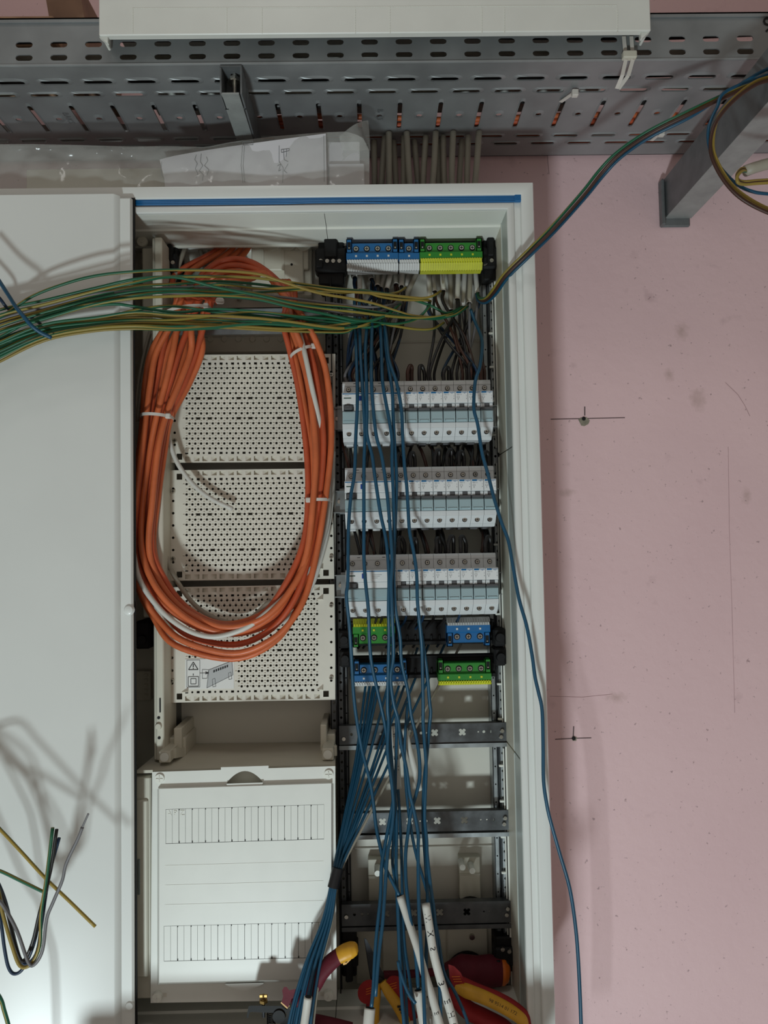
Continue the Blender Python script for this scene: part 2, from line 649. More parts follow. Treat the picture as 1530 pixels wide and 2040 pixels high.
wall_stroke([(1097, 835), (1160, 834), (1245, 832)], 1.6)
wall_stroke([(1165, 810), (1165, 828)], 2.2)
wall_stroke([(1106, 1473), (1143, 1471), (1178, 1470)], 1.6)
wall_stroke([(1143, 1447), (1142, 1468)], 2.0)
wall_stroke([(1451, 890), (1453, 1050), (1458, 1200), (1464, 1420)], .6, 'hairline_crack')
wall_stroke([(1445, 762), (1470, 786), (1484, 808), (1494, 829)], .8, 'scratch')
wall_stroke([(1091, 303), (1091, 318), (1094, 347)], 1.2, 'hairline_crack')
wall_stroke([(1095, 1387), (1160, 1389), (1220, 1383)], .6, 'hairline_crack')


def wf(u, v, w):
    return P(u, v, w)


for (cx, cy, r, chip) in ((1163, 834, 4, [(-8, 8), (-11, 2), (-6, -2), (5, -3), (12, 4), (9, 11), (1, 15), (-5, 14)]),
                          (1143, 1471, 4, [(-4, 0), (0, -5), (6, -2), (5, 5), (-2, 5)])):
    mb = MB(); mb.prism([(cx + a, cy + b_) for a, b_ in chip], wf, -.0006, 0.0)
    mb.build('chipped_plaster', M['plaster'], wall)
    mb = MB(); mb.prism(circ(cx, cy, r, n=10), wf, -.0010, 0.0)
    mb.build('drill_hole', M['hole'], wall)

# ------------------------------------------------------------------ distribution cabinet
CXL, CXR, CZB, CZT = -0.95, 0.2305, 0.790, 2.005      # outer edges of the painted frame
cab = thing('distribution_cabinet', ((CXL + CXR) / 2, 0, CZB), 'wide white wall-mounted distribution cabinet with its right half open', 'cabinet')

# painted front frame: one profile run round four mitred sides (u inwards from the outer edge, Y)
prof = [(0.0, 0.0), (0.0, -0.199), (0.0018, -0.2035), (0.006, -0.205), (0.0165, -0.205), (0.0185, -0.2035), (0.0195, -0.197), (0.0275, -0.197),
        (0.0285, -0.2005), (0.0300, -0.2015), (0.0365, -0.2015), (0.0378, -0.2000), (0.0378, -0.193), (0.0345, -0.190), (0.0345, -0.0), ]
mb = MB()
n = len(prof)
corners = ((CXL, CZB, 1, 1), (CXR, CZB, -1, 1), (CXR, CZT, -1, -1), (CXL, CZT, 1, -1))
vs = []
for (x, z, sx, sz) in corners:
    for (u, y) in prof:
        vs.append((x + sx * u, y, z + sz * u))
fs = []
for k in range(4):
    k2 = (k + 1) % 4
    for i in range(n):
        j = (i + 1) % n
        fs.append((k * n + i, k2 * n + i, k2 * n + j, k * n + j))
mb.mesh(vs, fs)
mb.build('frame', M['white_paint'], cab, smooth=True)

mb = MB(); mb.box(CXL + .002, CXR - .002, -0.050, -0.004, CZB + .002, CZT - .002)
mb.build('back_panel', M['back'], cab)
# pressed ribs of the back sheet
for py in (683, 1690):
    a, b_ = P(705, py, -0.050), P(985, py - 3, -0.050)
    mb = MB(); mb.bbox(a.x, b_.x, -.0525, -.0495, a.z - .0016, a.z + .0016, .001)
    mb.build('back_rib', M['back'], cab)

# plastic lining round the opening; each moulded length is a piece of its own
LIN_Y0, LIN_Y1 = -0.196, -0.100
TOPF, TOPB = CZT - .038, CZT - .044


def lining_top(x0, x1):
    mb = MB()
    pts = [(TOPF + .002, LIN_Y0), (TOPF, LIN_Y0), (TOPF - .0008, -.150), (TOPF - .0035, -.149), (TOPB, LIN_Y1), (TOPB - .0022, LIN_Y1), (TOPB - .0022, LIN_Y1 + .004), (TOPB + .004, LIN_Y1 + .004)]
    mb.prism([(y, z) for z, y in pts], lambda u, v, w_: (w_, u, v), x0, x1)
    return mb.build('lining_panel', M['lining'], cab)


xs = P(650, 440, -.15).x
lining_top(CXL + .04, xs - .0004)
lining_top(xs + .0004, CXR - .036)
RXF, RXB = CXR - .038, CXR - .0405
for (pa, pb) in ((406, 889), (892, 1509), (1513, 2250)):
    za = min(P(1010, pa, -.19).z, TOPF); zb = max(P(1010, pb, -.19).z, CZB + .04)
    mb = MB()
    mb.prism([(RXF + .002, LIN_Y0), (RXF, LIN_Y0), (RXF - .0004, -.158), (RXF - .0012, -.157), (RXF - .0012, -.155), (RXF + .002, -.154)],
             lambda u, v, w_: (u, v, w_), zb, za)
    lower = MB()
    lower.prism([(RXF + .002, -.1535), (RXF - .0008, -.1535), (RXB + .0004, LIN_Y1 + .004), (RXB + .003, LIN_Y1 + .004)], lambda u, v, w_: (u, v, w_), zb, za)
    lower.build('lining_panel', M['cream'], cab)
    for yr in (-.1555, LIN_Y1 + .002):
        rb_ = MB(); xr = RXF - .0014 if yr < -.12 else RXB - .0016
        rb_.bbox(xr, xr + .0028, yr - .0010, yr + .0010, zb + .002, za - .002, .0004)
        rb_.build('lining_rib', M['lining'], cab)
    mb.build('lining_panel', M['lining_grey'], cab)
    # fine back edge strip with snap hooks
    mb = MB()
    mb.bbox(RXB - .0042, RXB - .0022, LIN_Y1 + .006, LIN_Y1 + .012, zb + .01, za - .01, .0006)
    k = zb + .03
    while k < za - .03:
        mb.bbox(RXB - .0105, RXB - .0042, LIN_Y1 + .006, LIN_Y1 + .010, k - .0016, k + .0016, .0006)
        k += .052
    mb.build('edge_clip', M['lining'], cab)
# bottom lining ledge, in two steps
BZ = P(850, 1967, -.100).z
mb = MB()
mb.prism([(LIN_Y1, BZ), (-.140, BZ - .001), (-.142, BZ - .004), (-.194, BZ - .006), (-.196, CZB + .034), (LIN_Y1, CZB + .034)], lambda u, v, w_: (w_, u, v), CXL + .038, P(668, 1990, -.15).x)
mb.build('lining_panel', M['lining'], cab)
mb = MB()
mb.prism([(LIN_Y1, BZ), (-.140, BZ - .001), (-.142, BZ - .004), (-.194, BZ - .006), (-.196, CZB + .034), (LIN_Y1, CZB + .034)], lambda u, v, w_: (w_, u, v), P(669.5, 1990, -.15).x, CXR - .0375)
mb.build('lining_panel', M['lining'], cab)


def perforated_rail(px0, px1, py0, py1, Y, m, depth=.03, pitch=17.2, r=2.6, sub=None, name='upright_rail'):
    """steel upright of C-section, its face punched with a row of holes"""
    zt, zb = P((px0 + px1) / 2, py0, Y).z, P((px0 + px1) / 2, py1, Y).z
    mid = (py0 + py1) / 2
    x0, x1 = P(px0, mid, Y).x, P(px1, mid, Y).x
    mb = MB()
    fm_ = lambda u, v, w_: (u, Y + w_, v)
    p = pitch * (Y + 1.25) / FPX
    rr = r * (Y + 1.25) / FPX
    nn = max(1, int((zt - zb) / p))
    p = (zt - zb) / nn
    hx = (x0 + x1) / 2
    for i in range(nn):
        z0 = zb + i * p
        h = circ(hx, z0 + p / 2, rr, n=8)
        mb.cell(fm_, (x0, x1, z0, z0 + p), h, .0018)
    mb.box(x0 - .0002, x0 + .0012, Y, Y + depth, zb, zt)
    mb.box(x1 - .0012, x1 + .0002, Y, Y + depth, zb, zt)
    return mb.build(name, m, cab)


YR = -.088
perforated_rail(333, 341, 480, 1480, YR, M['zinc_dark'])
perforated_rail(344, 349, 480, 1480, YR + .006, M['zinc_dark'], r=1.4)
perforated_rail(653, 666, 480, 1480, YR, M['zinc_dark'])
perforated_rail(671, 683, 545, 1940, YR, M['zinc_dark'])
perforated_rail(684.5, 691, 545, 1940, YR + .008, M['zinc_dark'], r=1.4, pitch=34)
perforated_rail(989, 1001, 545, 1940, YR, M['zinc'])
perforated_rail(975, 985, 545, 1940, YR + .006, M['zinc'], r=1.6, pitch=34)
# thin black strip standing in for the shaded gap between the columns
mb = MB()
a = P(669, 1200, -.09)
mb.box(a.x - .0008, a.x + .0006, -.110, -.070, CZB + .05, P(669, 560, -.09).z)
mb.build('gap_shade_strip', M['black'], cab)


def rail_bracket(px0, px1, py0, py1, Y, lower=False, screws=()):
    """moulded black bracket that holds a rail end"""
    a, c = P(px0, py0, Y), P(px1, py1, Y)
    mb = MB()
    h = a.z - c.z
    wd = c.x - a.x
    mb.bbox(a.x + wd * .1, c.x - wd * .1, Y + .012, -.014, c.z + h * .05, a.z, .002)
    mb.bbox(a.x, c.x, Y + .004, Y + .03, c.z + h * .28, a.z - h * .22, .003)
    mb.bbox(a.x + wd * .3, c.x - wd * .3, Y, Y + .03, c.z + (h * .02 if lower else h * .55), a.z - (h * .55 if lower else h * .02), .002)
    mb.bbox(a.x + wd * .05, a.x + wd * .25, Y - .002, Y + .02, c.z + h * .35, c.z + h * .5, .001)
    o = mb.build('rail_bracket', M['black'], cab)
    for (sx, sy) in screws:
        p = P(sx, sy, Y + .004)
        mb = MB()
        mb.cyl(p, p + Vector((0, -.003, 0)), .0034, .003, 10)
        mb.box(p.x - .0026, p.x + .0026, p.y - .0036, p.y - .002, p.z - .0005, p.z + .0005)
        mb.build('screw', M['chrome'], o)


rail_bracket(322, 352, 484, 560, -.112, screws=((345, 524),))
rail_bracket(626, 692, 470, 566, -.118, screws=((639, 521), (676, 521), (652, 521), (664, 521)))
rail_bracket(960, 997, 470, 556, -.118, screws=((966, 526), (979, 520)))
rail_bracket(676, 714, 1862, 1960, -.112, True)
rail_bracket(985, 1030, 1876, 1950, -.112, True, screws=((1001, 1890), (1014, 1894)))

# beige post and recess at the left of the first column
mb = MB()
a, c = P(309, 1000, -.150), P(333, 1000, -.150)
zt, zb = P(320, 472, -.15).z, P(320, 1515, -.15).z
mb.bbox(a.x, c.x - .006, -.150, -.016, zb, zt, .0015)
mb.bbox(a.x - .004, a.x + .003, -.146, -.03, zb, zt, .001)
post = mb.build('side_post', M['cream'], cab)
for (px, py, r) in ((316, 1430, 3), (317, 1470, 2)):
    p = P(px, py, -.1505)
    mb = MB(); mb.cyl(p, p + Vector((0, .004, 0)), .0022, n=8); mb.build('post_hole', M['hole'], post)
p = P(316, 1447, -.150)
mb = MB(); mb.cyl(p, p + Vector((0, -.003, 0)), .005, .004, 12); mb.build('post_peg', M['cream'], post)
p = P(319, 1405, -.1502)
mb = MB(); mb.box(p.x - .001, p.x + .001, -.1506, -.148, p.z - .010, p.z + .010); mb.build('post_slit', M['hole'], post)
# second lining wall behind the door edge
mb = MB()
a = P(276, 900, -.185)
mb.bbox(a.x - .012, a.x + .0195, -.128, -.06, P(290, 1235, -.17).z, P(290, 470, -.17).z, .002)
mb.bbox(a.x + .010, a.x + .0125, -.131, -.125, P(290, 1235, -.17).z, P(290, 470, -.17).z, .0008)
mb.build('side_lining', M['cream'], cab)
p = P(284, 482, -.128)
mb = MB(); mb.cyl(p, p + Vector((0, -.003, 0)), .008, .0075, 16); mb.cyl(p, p + Vector((0, -.005, 0)), .003, .0025, 10)
mb.build('lining_boss', M['cream'], cab)
# black latch in the side recess
mb = MB()
p = P(289, 1272, -.12)
mb.bbox(p.x - .012, p.x + .010, -.13, -.07, p.z - .014, p.z + .026, .003)
mb.bbox(p.x - .004, p.x + .016, -.12, -.08, p.z - .004, p.z + .008, .002)
mb.cyl(p + Vector((0, -.012, 0)), p + Vector((0, -.018, 0)), .007, .006, 12)
mb.build('latch', M['black'], cab)
mb = MB()
a, c = P(276, 1335, -.05), P(305, 1392, -.05)
mb.bbox(a.x - .02, c.x, -.062, -.049, c.z, a.z, .001)
for k in range(5):
    q = P(296, 1342 + k * 10, -.05)
    mb.bbox(q.x - .003, q.x + .003, -.065, -.061, q.z - .002, q.z + .002, .0006)
mb.build('hinge_plate', M['cream'], cab)

# plastic feet that carry the upper plates
for (x0, x1, y0, y1, kx, ky) in ((329, 372, 1462, 1520, 328, 1508), (640, 669, 1455, 1515, 653, 1503)):
    mb = MB()
    a, c = P(x0, y0, -.11), P(x1, y1, -.11)
    mb.bbox(a.x, c.x, -.118, -.05, c.z + .012, a.z - .004, .0015)
    mb.bbox(c.x - .014 if x0 < 400 else a.x, c.x - .003 if x0 < 400 else a.x + .009, -.128, -.04, c.z + .018, a.z + .012, .0012)
    q = P(kx, ky, -.165)
    mb.bbox(q.x - .008, q.x + .008, -.165, -.10, q.z - .008, q.z + .008, .001)
    mb.hexa([(q.x - .008, -.15, q.z - .008), (q.x + .012, -.15, q.z - .006), (q.x + .012, -.15, q.z + .008), (q.x - .008, -.15, q.z + .008)],
            [(a.x, -.11, c.z + .01), (c.x, -.11, c.z + .01), (c.x, -.11, a.z - .02), (a.x, -.11, a.z - .02)])
    o = mb.build('plate_foot', M['cream'], cab)
    mb = MB(); mb.cyl((q.x, -.1655, q.z), (q.x, -.167, q.z), .0062, .0062, 14); mb.build('foot_cap', M['lining'], o)
# sloping floor of the left column above the cover
mb = MB()
a, c = P(335, 1482, -.052), P(668, 1478, -.052)
d_, e_ = P(272, 1535, -.18), P(668, 1522, -.18)
mb.hexa([a, c, e_, d_], [q - Vector((0, 0, .004)) for q in (a, c, e_, d_)])
mb.build('column_floor', M['cream'], cab)
mb = MB()
for (y0, py0) in ((-.1, 1505),):
    a, c = P(335, py0, y0), P(668, py0 - 6, y0)
    mb.hexa([a, c, c + Vector((0, .004, .001)), a + Vector((0, .004, .001))], [q + Vector((0, 0, .002)) for q in (a, c, c + Vector((0, .004, .001)), a + Vector((0, .004, .001)))])
mb.build('floor_seam', M['cream'], cab)

# left door leaf, closed over the left half
DY = -.222
dzt, dzb = P(245, 392, -.214).z, CZB + .02
dxr = -.3232
mb = MB()
lip = .0165
mb.bbox(CXL + .02, dxr - .001, -.2140, -.2065, dzb, dzt, .0025)
door = mb.build('door', M['white_paint'], cab, smooth=True)
mb = MB()
x1 = dxr - lip
x0 = CXL + .03
zt, zb = P(230, 386, DY).z, dzb + .008
poly = [(x0, -.213), (x0, DY + .002), (x0 + .002, DY), (x1 - .0075, DY), (x1 - .0055, DY + .001), (x1 - .0008, -.2155), (x1, -.213)]
mb.prism(poly, lambda u, v, w_: (u, v, w_), zb, zt)
mb.build('door_panel', M['white_paint'], door, smooth=True)
mb = MB(); mb.cyl((dxr - .0062, -.213, P(262, 1215, -.214).z), (dxr - .0062, -.2165, P(262, 1215, -.214).z), .0075, .0055, 16)
mb.cyl((dxr - .0062, -.2165, P(262, 1215, -.214).z), (dxr - .0062, -.2175, P(262, 1215, -.214).z), .0055, .003, 16)
mb.build('door_boss', M['white_paint'], door, smooth=True)
mb = MB(); mb.cyl((dxr - .0065, -.213, P(262, 2003, -.214).z), (dxr - .0065, -.216, P(262, 2003, -.214).z), .006, .0045, 14)
mb.build('door_boss', M['white_paint'], door, smooth=True)
# dark rubber seal along the door edge
mb = MB(); mb.box(dxr - .004, dxr + .0006, -.2070, -.2035, dzb, dzt + .0012)
mb.box(dxr - .024, dxr + .0006, -.2068, -.2035, dzt, dzt + .0016)
mb.build('door_seal', M['hole'], door)

# ------------------------------------------------------------------ blue band in the top channel
band = thing('blue_band', P(655, 400, -.2)[:], 'flat blue ribbed band of wires laid along the top channel of the cabinet', 'band')
for k in range(4):
    pts = []
    for px in (269, 360, 470, 560, 640, 720, 820, 920, 1010, 1040):
        t = (px - 269) / 771
        y = 397.5 - 6.5 * t + k * 3.4 + (1.6 * math.sin(px * .013 + k) if 560 < px < 900 else 0) * (k > 1)
        pts.append(P(px, y, -.2005))
    mb = MB(); mb.tube(spline(pts, 5), .00135, 8)
    mb.build('strand', M['tblue'], band, smooth='all')
a = P(1033, 394, -.2)
mb = MB(); mb.bbox(a.x - .006, a.x + .006, -.2035, -.1975, a.z - .0062, a.z + .0062, .001)
mb.build('band_clip', M['tblue'], band)

# ------------------------------------------------------------------ cross rails with X-shaped holes
def cross_rail(pys, xs_, holes, dark, label, m='zinc'):
    """pys: top, face bottom, lip bottom at the left; xs_: ends"""
    Y = -.088
    y0, y1, y2 = pys
    pa, pb = P(xs_[0], y0, Y), P(xs_[1], y0 - 4, Y)
    zt = (pa.z + pb.z) / 2
    z1 = zt - (y1 - y0) * 1.162 / FPX
    z2 = zt - (y2 - y0) * 1.162 / FPX
    x0, x1 = pa.x, pb.x
    t = thing('cross_rail', ((x0 + x1) / 2, Y, z2), label, 'rail', 'cross rails with X-shaped holes')
    mb = MB()
    fm_ = lambda u, v, w_: (u, Y - .012 + w_, v)
    zm = (zt + z1) / 2 + .001
    cells = []
    px2 = 1.15 / FPX
    for (hx, kind) in sorted(holes):
        X = P(hx, (y0 + y1) / 2, Y - .012).x
        if kind == 'x': cells.append((X, 9 * px2, cross_hole(X, zm, 8.3 * px2)))
        elif kind == 'o': cells.append((X, 3.6 * px2, circ(X, zm, 2.9 * px2, n=10)))
        elif kind == '.': cells.append((X, 3 * px2, circ(X, zm, 1.7 * px2, n=8)))
        else: cells.append((X, 2.6 * px2, slot(X, zm, 2.6 * px2, 6 * px2)))
    cur = x0
    for (X, hw, h) in cells:
        if X - hw > cur:
            mb.cell(fm_, (cur, X - hw, z1, zt), None, .0014)
        mb.cell(fm_, (max(cur, X - hw), X + hw, z1, zt), h, .0014)
        cur = X + hw
    mb.cell(fm_, (cur, x1, z1, zt), None, .0014)
    mb.box(x0, x1, Y - .012, Y - .0005, zt, zt + .0014)
    mb.box(x0, x1, Y - .012, Y - .0005, z1 - .0014, z1)
    mb.build('rail_face', M['zinc_dark'], t)
    mb = MB()
    mb.box(x0, x1, Y - .0016, Y, z2 + .0014, z1)
    mb.box(x0, x1, Y - .013, Y, z2, z2 + .0014)
    mb.box(x0, x1, Y - .0145, Y - .013, z2, z2 + .006)
    mb.build('rail_lip', M[m], t)
    for (sx, sy) in ((xs_[0] + 9, (y0 + y1) / 2 + 12), (xs_[1] - 9, (y0 + y1) / 2 + 8), (xs_[1] - 7, (y0 + y1) / 2 - 4)):
        p = P(sx, sy, Y - .012)
        mb = MB(); mb.cyl(p, p + Vector((0, -.003, 0)), .0034, .0028, 10); mb.box(p.x - .002, p.x + .002, p.y - .0034, p.y - .002, p.z - .0005, p.z + .0005)
        mb.build('screw', M['chrome'], t)
    return t


cross_rail((1443, 1476, 1487), (676, 1007), [(700, 'o'), (757, 'o'), (813, 'x'), (839, 'o'), (850, '.'), (866, 'x'), (921, 'x'), (953, '.'), (964, 'o'), (978, 's')], 0,
           'uppermost bare galvanised cross rail with X-shaped holes below the terminal blocks')
cross_rail((1616, 1650, 1663), (679, 1013), [(718, '.'), (730, '.'), (762, 'x'), (816, 'x'), (837, '.'), (849, 'o'), (871, 'x'), (925, 'x'), (958, '.'), (970, '.'), (984, 's')], 0,
           'middle bare galvanised cross rail with X-shaped holes, beside the white cover')
cross_rail((1795, 1832, 1843), (681, 1018), [(706, 'o'), (721, 'o'), (733, '.'), (769, 'x'), (824, 'x'), (876, 'x'), (930, 'x'), (964, '.'), (975, '.')], 0,
           'lowest bare galvanised cross rail, just above the pliers', 'zinc_dark')

# galvanised bar behind the orange coil
t = thing('support_bar', P(520, 650, -.095)[:], 'smooth galvanised bar across the column behind the orange cable coil', 'rail')
mb = MB(); a, c = P(352, 668, -.095), P(652, 596, -.095)
mb.box(a.x, c.x, -.096, -.094, a.z, a.z + .036)
mb.build('bar_face', M['zinc'], t)
mb = MB(); mb.box(a.x, c.x, -.106, -.095, a.z + .036, a.z + .0375); mb.box(a.x, c.x, -.106, -.104, a.z + .0345, a.z + .0375)
mb.build('bar_lip', M['zinc'], t)
# moulded entry plate at the top of the left column and lower moulded strip
t = thing('entry_plate', P(560, 540, -.068)[:], 'moulded beige cable entry plate behind the top of the orange coil', 'plate')
mb = MB(); a, c = P(500, 478, -.068), P(622, 590, -.068)
mb.bbox(a.x, c.x, -.068, -.049, c.z, a.z + .01, .002)
mb.bbox(a.x + .02, c.x - .004, -.0742, -.067, c.z + .04, a.z, .0015)
mb.bbox(a.x + .052, c.x - .012, -.0762, -.068, c.z + .004, a.z - .02, .0015)
mb.build('plate_body', M['cream'], t)
for px in (540, 575, 605):
    p = P(px, 486, -.0742)
    mb = MB(); mb.cyl(p, p + Vector((0, -.003, 0)), .013, .012, 18); mb.build('knockout', M['cream'], t)
p = P(581, 527, -.0762); mb = MB(); mb.cyl(p + Vector((0, .002, 0)), p + Vector((0, -.0004, 0)), .002, n=8); mb.build('plate_hole', M['hole'], t)
t = thing('moulded_strip', P(520, 690, -.06)[:], 'plain beige moulded strip with round bosses above the top perforated plate', 'strip')
mb = MB(); a, c = P(340, 705, -.06), P(652, 668, -.06)
mb.bbox(a.x, c.x, -.06, -.014, a.z, c.z, .002); mb.build('strip_body', M['cream'], t)
for k in range(6):
    p = P(419 + k * 28, 676, -.06); mb = MB(); mb.cyl(p, p + Vector((0, -.002, 0)), .005, .0042, 14); mb.build('boss', M['cream'], t)

# small mounting plates on the back sheet at the bottom
t = thing('back_mount', P(905, 1790, -0.0660)[:], 'pale plastic mounting plate with white pegs low on the back sheet', 'mount')
mb = MB()
for (x0, x1, y0, y1) in ((733, 800, 1712, 1800), (914, 958, 1708, 1790)):
    a, c = P(x0, y0, -0.0660), P(x1, y1, -0.0660)
    mb.bbox(a.x, c.x, -0.0660, -0.0500, c.z, a.z, .001)
    mb.bbox(a.x, c.x, -0.0680, -0.0650, a.z - .026, a.z - .024, .0008)
a, c = P(707, 1840, -0.0660), P(985, 1960, -0.0660)
mb.bbox(a.x, c.x, -0.0600, -0.0500, c.z, a.z, .002)
mb.bbox(a.x + .04, a.x + .125, -0.0660, -0.0590, c.z + .012, a.z - .004, .002)
mb.bbox(c.x - .07, c.x - .008, -0.0660, -0.0590, c.z + .02, a.z - .008, .002)
mb.build('mount_body', M['cream'], t)
for (px, py) in ((752, 1727), (918, 1715), (937, 1722)):
    p = P(px, py, -0.0680)
    mb = MB(); mb.cyl(p, p + Vector((0, -.024, 0)), .0048, .0044, 12); mb.build('peg', M['lining'], t)
p = P(936, 1812, -0.0600)
mb = MB(); mb.cyl(p, p + Vector((0, -.012, 0)), .0235, .022, 24); mb.cyl(p + Vector((0, -.012, 0)), p + Vector((0, -.014, 0)), .016, .015, 20)
mb.build('round_knob', M['black'], t)
p = P(940, 1865, -0.0660)
mb = MB(); mb.cyl(p, p + Vector((0, -.004, 0)), .0045, .004, 12); mb.build('screw', M['chrome'], t)

# ------------------------------------------------------------------ circuit breakers
MW = 0.01768
ROWX = (P(682, 759, -.16).x, P(687, 931, -.16).x, P(689.5, 1106, -.16).x)
ROWZ = (P(830, 758, -.16).z, P(830, 930, -.16).z, P(830, 1104, -.16).z)
YT, YL, YG, YB = -.160, -.182, -.172, -.178
BACKY = -.112


def cross_screw(mb, x, y, z, r):
    mb.cyl((x, y, z), (x, y - .0012, z), r * .82, r * .76, 10)
    mb.mi = 1
    mb.box(x - r * .55, x + r * .55, y - .0015, y - .0008, z - r * .12, z + r * .12)
    mb.box(x - r * .12, x + r * .12, y - .0015, y - .0008, z - r * .55, z + r * .55)
    mb.mi = 0


def breaker_parts(t, x0, wmod, zt, rcd):
    wd = wmod * MW
    x1 = x0 + wd - .0004
    g = lambda u, v, w_: (w_, u, zt + v)
    mb = MB()
    body = [(BACKY, 0), (YT + .003, 0), (YT, -.003), (YT - .0008, -.0066), (YT + .0004, -.0068), (YT, -.0200), (YL + .002, -.0202), (YL + .0008, -.0215), (YL + .0008, -.0370), (YG, -.0374),
            (YG + .002, -.0458), (YG, -.0635), (YB, -.0640), (YB + .001, -.0710), (YB + .003, -.0712), (YT - .004, -.0818), (YT - .002, -.0822), (YT, -.0836), (YT + .004, -.0866), (BACKY, -.0866)]
    mb.prism(body, g, x0, x1)
    mb.build('body', M['mcb'], t)
    # label plate with its print
    mb = MB()
    mb.bbox(x0 + .0003, x1 - .0003, YL - .0002, YL + .004, zt - .0366, zt - .0206, .0005)
    lab = mb.build('label_plate', M['mcb_label'], t)
    f_ = lambda u, v, w_: (u, YL - .0003 - w_, v)
    mb = MB()
    yl = YL - .0004
    if rcd:
        mb.box(x0 + .0006, x1 - .0006, yl, YL, zt - .0230, zt - .0217)
    else:
        mb.box(x0 + .0010, x0 + .0080, yl, YL, zt - .0235, zt - .0212)
        text_mb(mb, 'hager', lambda u, v, w_: (x0 + .0083 + u, yl, zt - .0232 + v), .0039)
    mb.build('logo_print', M['logo'], lab)
    mb = MB()
    if rcd:
        text_mb(mb, 'CDC440', lambda u, v, w_: (x0 + .0036 + u, yl, zt - .0252 + v), .0016)
        for k in range(3):
            mb.box(x0 + .036, x0 + .050 - k * .003, yl, YL, zt - .0275 - k * .0022, zt - .0271 - k * .0022)
    else:
        text_mb(mb, 'MBN116', lambda u, v, w_: (x0 + .0014 + u, yl, zt - .0262 + v), .0020)
        for (a, b_, c, d_) in ((.0018, .0055, -.0282, -.0279), (.0018, .0055, -.0304, -.0301), (.0018, .0021, -.0304, -.0279), (.0052, .0055, -.0304, -.0279), (.0034, .0038, -.0325, -.0301),
                               (.0026, .0044, -.0328, -.0325), (.0150, .0153, -.0285, -.0262), (.0148, .0156, -.0318, -.0305)):
            mb.box(x0 + a, x0 + b_, yl, YL, zt + c, zt + d_)
    mb.build('label_print', M['print'], lab)
    # terminal screws
    for k in range(wmod):
        cxs = x0 + (k + .5) * MW - .0002
        for (dz, yy) in ((-.0120, YT), (-.0768, YT - .0105 + .008)):
            mb = MB()
            mb.mi = 1
            zz = zt + dz
            yy = YT if dz > -.05 else YB + .0095
            yy = YT if dz > -.05 else YB + .0082
            mb.cyl((cxs, yy + .002, zz), (cxs, yy - .0012, zz), .0034, .0034, 12)
            mb.mi = 0
            cross_screw(mb, cxs, yy - .0008, zz, .0033)
            mb.build('terminal_screw', [M['chrome'], M['hole']], t)
    # lever, its shoulders and the clear label flap
    if rcd:
        mb = MB(); mb.bbox(x0 + .0024, x0 + .0146, YG - .012, YG + .001, zt - .0446, zt - .0385, .001); mb.bbox(x0 + .0055, x0 + .0105, YG - .0135, YG - .01, zt - .0410, zt - .0388, .0006)
        mb.build('lever', M['lever'], t)
        mb = MB(); mb.bbox(x0 + .0168, x1 - .0002, YG - .0075, YG + .001, zt - .0456, zt - .0372, .0006); mb.bbox(x0 + .0002, x0 + .0020, YG - .0075, YG + .001, zt - .0456, zt - .0372, .0006)
        mb.build('shoulder', M['mcb_label'], t)
        mb = MB(); mb.bbox(x0 + .0222, x0 + .0290, YL - .0014, YL, zt - .0322, zt - .0255, .0005); mb.build('test_button', M['button'], t)
        mb = MB(); mb.bbox(x0 + .0024, x0 + .0130, YL - .0006, YL + .001, zt - .0292, zt - .0275, .0003); mb.build('indicator_window', M['greenprint'], t)
        mb = MB()
        mb.prism([(YG - .007, -.0460), (YG - .0085, -.0475), (YG - .0085, -.0580), (YG - .0070, -.0584), (YG - .0070, -.0632), (YG, -.0634), (YG, -.0460)], g, x0 + .0004, x1 - .0004)
        mb.box(x0 + .002, x0 + .016, YG - .0076, YG - .0068, zt - .0604, zt - .0598)
        mb.build('label_flap', M['flap'], t)
        mb = MB()
        for k in (1, 3):
            mb.box(x0 + k * MW - .002, x0 + k * MW + .0022, YT - .0002, YT + .002, zt - .0068, zt - .0030)
        mb.build('vent_notch', M['hole'], t)
    else:
        mb = MB(); mb.bbox(x0 + .0004, x1 - .0002, YG - .0088, YG + .001, zt - .0462, zt - .0428, .0008); mb.bbox(x0 + .0058, x0 + .0122, YG - .0060, YG + .001, zt - .0435, zt - .0376, .0006)
        mb.build('lever', M['lever'], t)
        mb = MB(); mb.bbox(x0 + .0003, x0 + .0056, YG - .0062, YG + .001, zt - .0428, zt - .0374, .0004); mb.bbox(x0 + .0126, x1 - .0001, YG - .0062, YG + .001, zt - .0428, zt - .0374, .0004)
        mb.build('shoulder', M['mcb'], t)
        mb = MB()
        mb.prism([(YG - .006, -.0464), (YG - .0082, -.0488), (YG - .0084, -.0600), (YG - .0070, -.0634), (YG, -.0634), (YG, -.0464)], g, x0 + .0004, x1 - .0005)
        zz = zt - .0612
        mb.box(x0 + .0020, x0 + .0150, YG - .0094, YG - .0070, zz + .0006, zz + .0011)
        mb.box(x0 + .0020, x0 + .0026, YG - .0094, YG - .0070, zz - .0014, zz + .0011)
        mb.box(x0 + .0144, x0 + .0150, YG - .0094, YG - .0070, zz - .0014, zz + .0011)
        mb.build('label_flap', M['flap'], t)
    # foot catch under the case
    mb = MB()
    for k in range(wmod):
        c = x0 + (k + .5) * MW
        mb.bbox(c - .0060, c + .0050, BACKY - .022, BACKY, zt - .0895, zt - .0864, .0008)
    mb.build('foot_catch', M['lever'] if not rcd else M['mcb'], t)


